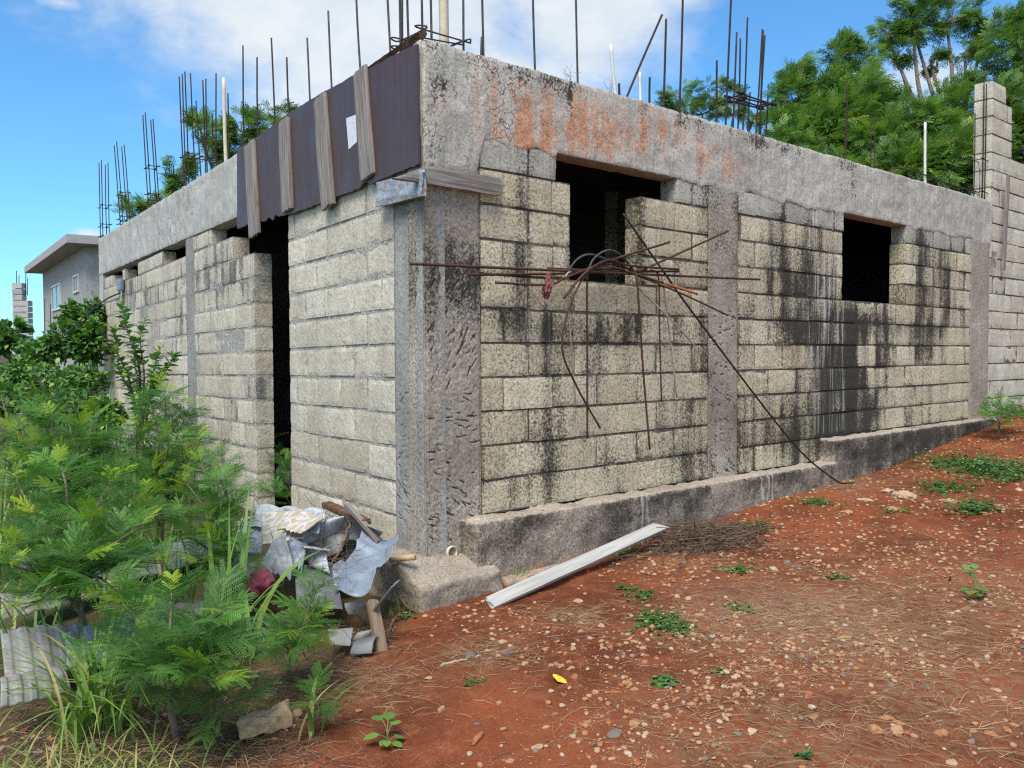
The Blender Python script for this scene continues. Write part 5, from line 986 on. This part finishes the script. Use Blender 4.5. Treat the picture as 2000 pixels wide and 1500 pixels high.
# grasses
def blade(base, az, L, w, lean, r, seg=7):
    t = np.linspace(0, 1, seg+1); d = np.array([math.cos(az), math.sin(az), 0]); P = base+d*(lean*L*t**1.7)[:, None]+np.array([0, 0, 1.])*(L*(t-(.25+.5*lean)*lean*t**2.4))[:, None]
    sd = np.array([-d[1], d[0], 0]); ww = w*np.clip(np.minimum(t*6+.35, 1)*(1-t**2.2), .03, 1); V = np.stack([P-sd*ww[:, None], P+np.array([0, 0, -.2])*ww[:, None]*0+np.cross(d, sd)*(-.25*ww[:, None]), P+sd*ww[:, None]], 1).reshape(-1, 3)
    i = np.arange(seg)[:, None]*3; F = np.concatenate([np.concatenate([i, i+1, i+4, i+3], 1), np.concatenate([i+1, i+2, i+5, i+4], 1)]); return V, F
def grass(name, base, n, L, w, label, seed, spread=.06, lean=(.25, .9), dry=.1, cat='grass tuft', group=None, az=None):
    r = np.random.default_rng(seed); mb = MB(); base = np.asarray(base, float)
    for i in range(n):
        b = base+np.array([r.normal(0, spread), r.normal(0, spread), 0]); b[2] = float(gz(b[:1], b[1:2])[0])-.01; a = r.uniform(0, 6.28) if az is None else r.normal(az, .9)
        V, F = blade(b, a, L*r.uniform(.5, 1.1), w*r.uniform(.6, 1.15), r.uniform(*lean), r); mb.add(V, F, 0, tint=np.full(len(V), r.uniform(.1, 1)), young=np.full(len(V), float(r.uniform() < dry)*r.uniform(.5, 1)))
    return tag(mb.build(name, M['grass'], None, True, loc=base), label, cat, group)
grass('guinea_grass', gp(170, 3.25), 95, .66, .0085, 'arching guinea grass tuft over the pale sheets at the left', 41, .06, (.5, 1.1), .12)
grass('guinea_grass', gp(455, 3.9), 10, .95, .015, 'tall broad-bladed grass in front of the doorway shrub', 42, .08, (.15, .75), .05, az=.6)
grass('guinea_grass', gp(600, 3.15), 6, .40, .010, 'few broad grass blades bending over the broken block', 43, .03, (.5, 1.1), .15, az=-.4)
grass('straw_grass', gp(60, 2.75), 190, .30, .0035, 'low half-dry straw-coloured tuft in the bottom left corner', 44, .14, (.6, 1.3), .6)
grass('straw_grass', gp(215, 2.75), 110, .25, .003, 'half-dry grass between the corner tuft and the nearest stem', 45, .12, (.6, 1.3), .55)
grass('guinea_grass', gp(90, 5.6), 120, 1.15, .008, 'tall thin grass standing behind the feathery shrubs', 46, .35, (.1, .7), .08)
grass('guinea_grass', gp(240, 6.0), 100, 1.25, .008, 'tall grass with pale bent blades before the broad-leaved shrub', 47, .3, (.1, .7), .12)
grass('guinea_grass', gp(330, 4.6), 80, .75, .007, 'grass growing between the two middle feathery shrubs', 48, .25, (.2, .8), .1)
grass('guinea_grass', gp(60, 8.0), 160, 1.25, .010, 'tall light green grass in front of the half-built pier', 49, .55, (.1, .7), .15)
grass('guinea_grass', gp(20, 4.0), 40, .75, .008, 'long grass blades at the left edge among the feathery leaves', 50, .2, (.3, .9), .1)
for i, (q, n, L, lab) in enumerate(((G(1020, 1135), 14, .13, 'small green grass tuft between the footing and the plank'), (G(785, 1195), 22, .09, 'short green tuft at the footing corner'), (G(1225, 1080), 26, .10, 'small tuft behind the middle of the pale plank'), (G(1490, 985), 20, .12, 'thin grass at the foot of the foundation step'), (G(1410, 985), 12, .10, 'thin grass at the foundation near the twig heap'))): grass('grass_tuft', q, n, L, .003, lab, 60+i, .03, (.3, .9), .1)
# small weeds on the red earth
def weed(c, rad, n, sz, label, seed, cat='weed', temp=None, h=.05, spread=1.0):
    r = np.random.default_rng(seed); c = np.asarray(c, float); items = []; mb = MB()
    for i in range(n):
        b = c+np.array([r.normal(0, rad), r.normal(0, rad), 0]); b[2] = float(gz(b[:1], b[1:2])[0]); hh = r.uniform(.2, 1)*h; k = r.integers(5, 9); tp = b+np.array([r.normal(0, h*.6), r.normal(0, h*.6), hh]); V, F = tube(spline([b, (b+tp)/2+r.normal(0, .004, 3), tp], 6), .0012, 4, False); mb.add(V, F, 0, tint=np.full(len(V), .3)); q_ = (c+b)/2+np.array([0, 0, .006]); V, F = tube(spline([c*np.array([1, 1, 0])+np.array([0, 0, float(gz(c[:1], c[1:2])[0])+.003]), q_, b+np.array([0, 0, .003])], 6), .0013, 4, False); mb.add(V, F, 0, tint=np.full(len(V), .5))
        for j in range(k):
            f = (j+1)/k; a = r.uniform(0, 6.28); items.append((b+(tp-b)*f, np.array([math.cos(a), math.sin(a), r.uniform(-.1, .6)]), np.array([0, 0, 1.])+r.normal(0, .3, 3), sz*r.uniform(.6, 1.2), np.clip(r.normal(.4, .25), 0, 1), (r.uniform() < .06)*.6, r.integers(3)))
    f = foliage(items, OV)
    for V, (nn, at), in zip(f.V, f.A): pass
    mb2 = MB()
    o = None
    for src in (mb, f):
        off = mb2.n
        for V, (nn, at) in zip(src.V, src.A): mb2.V.append(V); mb2.A.append((nn, at)); mb2.n += nn
        for q in (3, 4):
            for F, m_ in zip(src.F[q], src.M[q]): mb2.F[q].append(F+off); mb2.M[q].append(m_)
    return tag(mb2.build('weed', M['broad'], None, False, loc=c), label, cat)
for i, (px, rad, n, sz, h, lab) in enumerate((((1290, 1212), .055, 60, .020, .04, 'low green creeping weed in the middle of the lane, biggest patch on bare earth'), ((1330, 1232), .04, 26, .018, .03, 'green weed trailing right of the biggest creeping patch'), ((1250, 1165), .04, 18, .018, .03, 'green weed between the plank and the biggest creeping patch'), ((1235, 1150), .03, 14, .02, .03, 'small weed just under the pale plank'), ((1205, 1080), .04, 24, .022, .05, 'leafy weed growing over the middle of the pale plank'), ((1440, 1115), .05, 30, .016, .035, 'fine green weed at the near edge of the twig heap'), ((1480, 1030), .07, 36, .018, .05, 'green weed at the far end of the twig heap'), ((1790, 935), .11, 70, .026, .06, 'bright green weed clump on the slope below the second window'), ((1895, 905), .20, 130, .030, .09, 'large green weed patch on the slope near the end column'), ((1930, 870), .18, 100, .030, .10, 'dark weeds under the end of the foundation'), ((1905, 1000), .07, 36, .034, .12, 'leafy weed standing right of the whitish flat rock'), ((1600, 985), .07, 40, .02, .05, 'low weeds where the foundation step meets the slope'), ((1960, 930), .16, 70, .03, .08, 'green weeds at the right edge of the slope'), ((1840, 850), .12, 60, .026, .08, 'weeds hugging the foundation below the second window'), ((1440, 1190), .04, 14, .016, .02, 'tiny weed in the dry grass'), ((1295, 1335), .022, 10, .030, .03, 'small dark weed alone on the red earth near the triangular shard'), ((1412, 1316), .018, 10, .014, .03, 'tiny weed against the pale flat stone'), ((1640, 1130), .04, 12, .018, .02, 'low weed by the straw in the lane'), (None, .2, 60, .04, .2, 'weeds at the foot of the boundary wall'), ((925, 1332), .03, 12, .010, .02, 'tiny grey-green creeper on the bare red earth'), ((800, 1205), .02, 12, .016, .03, 'green shoots on the twig beside the footing'), ((1568, 1478), .012, 6, .022, .03, 'bright yellow-green sprout at the bottom edge'), ((1750, 1000), .05, 16, .02, .03, 'weeds among the rocks on the slope'))):
    weed(G(*px) if px else gp(1985, 10.4), rad, n, sz, lab, 80+i, h=h)
def seedling(c, leaves, label, seed, stem=.09, cat='seedling'):
    r = np.random.default_rng(seed); th_ = thing('seedling', tuple(c), label, cat); c = np.asarray(c, float); items, st = [], MB()
    for az, L, z, up in leaves:
        d = np.array([math.cos(az), math.sin(az), 0]); e = c+np.array([0, 0, z])+d*L*.45; V, F = tube(spline([c, c+np.array([0, 0, z*.7])+d*.005, e], 8), .0016, 5, False); st.add(V, F); items.append((e, d+np.array([0, 0, up]), np.array([0, 0, 1.])-d*.2, L, r.uniform(.45, .9), r.uniform(0, .25), 2))
    st.build('stem', M['bark_g'], th_, True); foliage(items, OV).build('foliage', M['broad'], th_, True); return th_
seedling(G(757, 1458), [(2.6, .062, .045, .0), (-.2, .05, .03, -.1), (.9, .062, .085, .3), (1.8, .055, .09, .2), (-1.2, .045, .02, 0), (3.6, .035, .03, 0), (-2.2, .04, .03, .1), (.3, .05, .07, .2)], 'bright green broad-leaved seedling on the red earth at the bottom', 5)
seedling(G(1905, 1165), [(2.6, .06, .04, .2), (.2, .07, .05, .2), (1.2, .06, .13, .5), (2.0, .055, .12, .5), (-.6, .05, .03, .1), (3.2, .07, .04, .1), (.8, .055, .10, .4), (-1.8, .05, .04, .2), (-2.5, .06, .03, .1), (.5, .05, .14, .6), (4.2, .06, .05, .2)], 'larger leafy plant with spreading leaves alone in the lane on the right', 6)
# yellow fallen leaf
p = G(1089, 1336); V, F = OV[2]; B = basis(np.array([.8, .3, .12]), np.array([-.25, -.5, .85])); M['yleaf'] = simple('yellow_leaf', (0.62, 0.42, 0.03), (0.75, 0.56, 0.06), 40, .6); mb = MB(); mb.add((V*.058*np.array([1.5, 1, 1]))@B.T, F); o = mb.build('fallen_leaf', M['yleaf'], None, True); o.location = p+np.array([0, 0, .012]); tag(o, 'bright yellow fallen leaf on the red earth', 'leaf')
p = AT(48, 5.9, 728); items = [(p, np.array([.3, -.4, .4]), np.array([-.5, -.7, .4]), .11, 1, 1, 2)]; M['yleaf2'] = M['yleaf']; foliage(items, OV)

# ------------------------------------------------------------------ boundary wall with its taller pier, at the right
BW = thing('boundary_wall', (8.6, 0, .2), 'clean tan block boundary wall with a taller pier, beyond the end column at the right edge', 'wall')
xp = [RW(px, 250)[0] for px in (1938, 1965, 1977)]
rects = [(k, 7.95, 13.0, k*H, (k+1)*H) for k in range(-1, 13)]+[(k, xp[0], 13.0, k*H, (k+1)*H) for k in (13, 14, 15)]+[(k, xp[0], xp[2], k*H, (k+1)*H) for k in (16, 17, 18)]+[(19, xp[0], xp[1], 19*H, 20*H)]
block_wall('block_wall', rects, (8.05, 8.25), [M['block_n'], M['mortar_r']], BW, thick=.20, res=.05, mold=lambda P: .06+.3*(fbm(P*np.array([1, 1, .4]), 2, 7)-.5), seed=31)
a, b = rpt(1969, 342, -.07), rpt(1960, 527, -.04); tag(plank_between(a, b, .055, .03, (0, -1, 0), 91, 'wooden_slat', M['batten'], None), 'thin grey wooden slat leaning on the boundary wall', 'slat')
sheet('torn_paper', [[rpt(1938, 487, -.03), rpt(1950, 492, -.10)], [rpt(1936, 517, -.02), rpt(1946, 523, -.09)]], 'white_s', 'torn white scrap hanging at the top of the end column', 'scrap', crump=.03, seed=51)
# meter box and its cable on the left wall
s, z = LW(241, 557); V, F = gridbox((-.10, -.03, -.08), (.10, .03, .08), .02); V = roundbox(V, (-.10, -.03, -.08), (.10, .03, .08), .015); c = Lp(s, -.04, z); JB = thing('junction_box', tuple(c), 'small grey electrical box with a cable under the twin vent openings', 'junction box')
W = c+V[:, :1]*DV+V[:, 1:2]*NIN+V[:, 2:]*np.array([[0, 0, 1.]]); MB().add(W, F[:, ::-1]).build('box_body', M['zinc'], JB, True)
P = spline([c-np.array([0, 0, .1]), AT(205, 11.5, 586), AT(170, 11.2, 614), AT(120, 10.8, 660)], 20); mb = MB(); V, F = tube(P, .010, 6); mb.add(V, F); mb.build('cable', M['black'], JB, True)
# ------------------------------------------------------------------ distant house and half-built pier
def prj(P): d = ROT@(np.asarray(P)-CAM); return 1000+FPX*d[0]/d[2], 750-FPX*d[1]/d[2]
C0 = AT(172, 34.0); C0[2] = 0
L_ = next(l for l in np.arange(1, 30, .05) if prj(C0+DV*l)[0] < 88)
ztop = AT(152, 33, 470)[2]; HS = thing('distant_house', (C0[0], C0[1], -1.2), 'distant grey block house with a flat overhanging concrete roof', 'house'); M['far'] = masonry('far_wall', (0.36, 0.345, 0.32), (0.44, 0.43, 0.41), bump=.2); M['fslab'] = simple('far_concrete', (0.30, 0.285, 0.27), (0.38, 0.365, 0.345), 3, .9)
def frame_add(mb, lo, hi, res=1.5, **k): V, F = gridbox(lo, hi, res); W = C0+V[:, :1]*DV+V[:, 1:2]*NIN+V[:, 2:]*np.array([[0, 0, 1.]]); mb.add(W, F[:, ::-1], 0, **k)
mb = MB(); frame_add(mb, (0, 0, -1.2), (L_, 9, ztop-.1), 1.5, tint=.3, mold=.15); mb.build('wall', M['far'], HS)
mb = MB(); frame_add(mb, (-.8, -.75, ztop-.1), (L_+.75, 10, ztop+.22), 3); mb.build('roof_slab', M['fslab'], HS)
pn = NIN@C0
M['glass'] = simple('dark_window_glass', (0.05, 0.06, 0.07), (0.10, 0.12, 0.14), 1, .1, 0, 0, spec=.6)
for x0, x1, y0, y1 in ((103, 119, 556, 606), (145, 154, 537, 572)):
    pts = [hit(x, y, NIN, pn) for x in (x0, x1) for y in (y0, y1)]; s_ = sorted([(q-C0)@DV for q in pts]); z_ = sorted([q[2] for q in pts]); s0, s1, z0, z1 = s_[0], s_[-1], (z_[0]+z_[1])/2, (z_[2]+z_[3])/2
    mb = MB()
    for lo, hi in (((s0, -.06, z1-.07), (s1, .02, z1)), ((s0, -.06, z0), (s1, .02, z0+.07)), ((s0, -.055, z0+.07), (s0+.07, .02, z1-.07)), ((s1-.07, -.055, z0+.07), (s1, .02, z1-.07)), (((s0+s1)/2-.03, -.05, z0+.07), ((s0+s1)/2+.03, .02, z1-.07))): frame_add(mb, lo, hi)
    fr = mb.build('window', M['pvc'], HS); mb = MB(); frame_add(mb, (s0+.07, -.02, z0+.07), (s1-.07, .015, z1-.07)); o = mb.build('pane', M['glass'], None); o.parent = fr; o.matrix_parent_inverse = Matrix.Identity(4); o.location = (0, 0, 0)
    o.matrix_parent_inverse = Matrix.Translation(-Vector(HS.location)) @ Matrix.Identity(4) if False else Matrix.Identity(4)
R0 = AT(43, 30.0); R0[2] = 0; RP = thing('block_pier', (R0[0], R0[1], -1), 'distant half-built block pier with bars on top and a stepped wall beside it', 'pier'); w_ = 30*30/FPX
zt_ = AT(43, 30, 560)[2]; mb = MB()
def fr2(mb, lo, hi, res=.2, **k): V, F = gridbox(lo, hi, res); W = R0+V[:, :1]*CR*np.array([1, 1, 0])+V[:, 1:2]*CF+V[:, 2:]*np.array([[0, 0, 1.]]); mb.add(W, F, 0, **k)
zz_ = np.arange(-1, zt_-.05, H)
for i, z in enumerate(zz_): fr2(mb, (-w_/2+.008*(i % 2), 0, z+.012), (w_/2-(.2 if z > zt_-.5 else 0), .3, z+H-.012), tint=(i*37 % 10)/10, mold=.1)
fr2(mb, (-w_/2+.02, .02, -1), (w_/2-.22, .28, zt_-.1), tint=0, mold=.6)
mb.build('pier', M['far'], RP)
mb = MB()
for i in range(7):
    ww = w_/2+1.15-max(0, i-3)*.28
    fr2(mb, (w_/2+.02, .1+.004*i, -1+i*H*1.35), (ww, .3+.004*i, -1+(i+1)*H*1.35-.02), tint=.5, mold=.1)
mb.build('stepped_wall', M['far'], RP)
for dx, h_ in ((-.2, .55), (-.12, .4), (.12, .5), (.18, .3), (.75, .9), (.95, .7)):
    b = R0+CR*dx*np.array([1, 1, 0])+CF*.15; mb = MB(); z0 = zt_ if dx < .5 else zt_-1.3; V, F = tube([b+np.array([0, 0, z0-.3]), b+np.array([.02, 0, z0+h_])], .014, 5); mb.add(V, F); mb.build('starter_bar', M['steel'], RP, True)
# dry sprigs growing on the beam
for i, (px, py) in enumerate(((1112, 150), (1196, 178))):
    b = rpt(px, py, .1); b[2] = 2.67; r = np.random.default_rng(i); mb = MB()
    for k in range(9): V, F = tube(spline([b, b+np.array([r.normal(0, .02), r.normal(0, .02), r.uniform(.05, .1)]), b+np.array([r.normal(0, .05), r.normal(0, .03), r.uniform(.08, .17)])], 6), .0011, 4, False); mb.add(V, F)
    tag(mb.build('dry_sprig', M['twig_grey'], None, True, loc=b), ('dry leafless sprig on the beam between two tall bars', 'dry leafless sprig on the beam beside the leaning white pipe')[i], 'weed')

# ------------------------------------------------------------------ sky, light, camera
SUN_EL, SUN_AZ = R(58), math.atan2(-.45, -.75)      # soft sun through thin cloud, high on the left behind the viewer
w = bpy.data.worlds.new('World'); scene.world = w; w.use_nodes = True; t = NT(w)
sk = t.n('ShaderNodeTexSky', sky_type='NISHITA'); sk.sun_disc = False; sk.sun_elevation = SUN_EL; sk.sun_rotation = math.pi/2-SUN_AZ; sk.air_density = 1.0; sk.dust_density = .4; sk.ozone_density = 2.0
dirn = t.vmath('NORMALIZE', t.n('ShaderNodeTexCoord').outputs['Generated']); sx = t.n('ShaderNodeSeparateXYZ'); t.link(dirn, sx.inputs[0])
azm = t.math('ARCTAN2', sx.outputs[1], sx.outputs[0]); elv = t.math('ARCSINE', sx.outputs[2])
def azel(px, py): d = ray(px, py); d = d/np.linalg.norm(d); return math.atan2(d[1], d[0]), math.asin(d[2])
nz1 = t.noise(t.vmath('MULTIPLY', dirn, (1, 1, 1.6)), 4.0, 7, .62, .4); nz2 = t.noise(t.vmath('MULTIPLY', dirn, (1, 1, 1.8)), 11, 6, .65)
cl = None
for px, py, rx, ry, wt in ((760, -120, .36, .22, 1.0), (450, -20, .12, .06, .7), (1130, 60, .15, .10, .9), (620, 110, .11, .06, .7), (960, 150, .16, .09, .8), (1330, -10, .06, .03, .6), (1820, 150, .07, .035, .6), (120, 5, .03, .010, .5), (172, 458, .022, .010, .6), (1690, 160, .03, .02, .6)):
    a0, e0 = azel(px, py); da = t.math('DIVIDE', t.math('SUBTRACT', azm, a0), rx); de = t.math('DIVIDE', t.math('SUBTRACT', elv, e0), ry)
    g = t.math('MULTIPLY', t.math('SUBTRACT', 1.25, t.math('SQRT', t.math('ADD', t.math('MULTIPLY', da, da), t.math('MULTIPLY', de, de)))), wt); cl = g if cl is None else t.math('MAXIMUM', cl, g)
cl = t.math('ADD', cl, t.math('MULTIPLY', t.math('SUBTRACT', nz1, .5), 1.25)); cl = t.math('ADD', cl, t.math('MULTIPLY', t.math('SUBTRACT', nz2, .5), .5))
# unseen cloud overhead and behind, added brighter than the visible one as fill light
gen = t.math('MULTIPLY', t.ramp(t.noise(t.vmath('MULTIPLY', dirn, (1, 1, 2)), 2.2, 6, .6), .45, .62), t.ramp(t.math('COSINE', t.math('SUBTRACT', azm, YAW)), .45, .1)); 
msk = t.ramp(cl, .10, .80); skyc = t.mix(1.0, sk.outputs[0], (.46, .84, 1.06), 'MULTIPLY'); skyc = t.mix(t.math('MULTIPLY', gen, .95), skyc, (8.2, 8.2, 8.3))
ccol = t.mix(t.ramp(nz2, .3, .75), (3.7, 4.1, 4.5), (4.5, 4.7, 4.8))
bg = t.n('ShaderNodeBackground'); t.link(t.mix(t.math('MULTIPLY', msk, .95), skyc, ccol), bg.inputs[0]); bg.inputs[1].default_value = .10
o = t.n('ShaderNodeOutputWorld'); t.link(bg.outputs[0], o.inputs[0])
sl = bpy.data.lights.new('sun', 'SUN'); sl.energy = 2.5; sl.angle = R(32); sl.color = (1.0, .95, .87); so = bpy.data.objects.new('sun', sl); col.objects.link(so)
sd = Vector((math.cos(SUN_AZ)*math.cos(SUN_EL), math.sin(SUN_AZ)*math.cos(SUN_EL), math.sin(SUN_EL))); so.rotation_euler = sd.to_track_quat('Z', 'Y').to_euler(); so.location = (-6, -6, 12)
cd = bpy.data.cameras.new('camera'); co = bpy.data.objects.new('camera', cd); col.objects.link(co); scene.camera = co
cd.sensor_width = 36; cd.sensor_fit = 'HORIZONTAL'; cd.lens = 36*FPX/2000; cd.clip_start = .05; cd.clip_end = 2000
co.matrix_world = Matrix([[ROT[0][i], ROT[1][i], -ROT[2][i], CAM[i]] for i in range(3)]+[[0, 0, 0, 1]])
scene.view_settings.view_transform = 'Standard'; scene.view_settings.look = 'None'; scene.view_settings.exposure = 1.0; scene.view_settings.gamma = 1
scene.cycles.max_bounces = 6; scene.cycles.diffuse_bounces = 3; scene.cycles.transparent_max_bounces = 4

scene.cycles.use_denoising = False; scene.cycles.filter_width = 1.25; scene.cycles.sample_clamp_indirect = 2.0; scene.cycles.use_adaptive_sampling = False
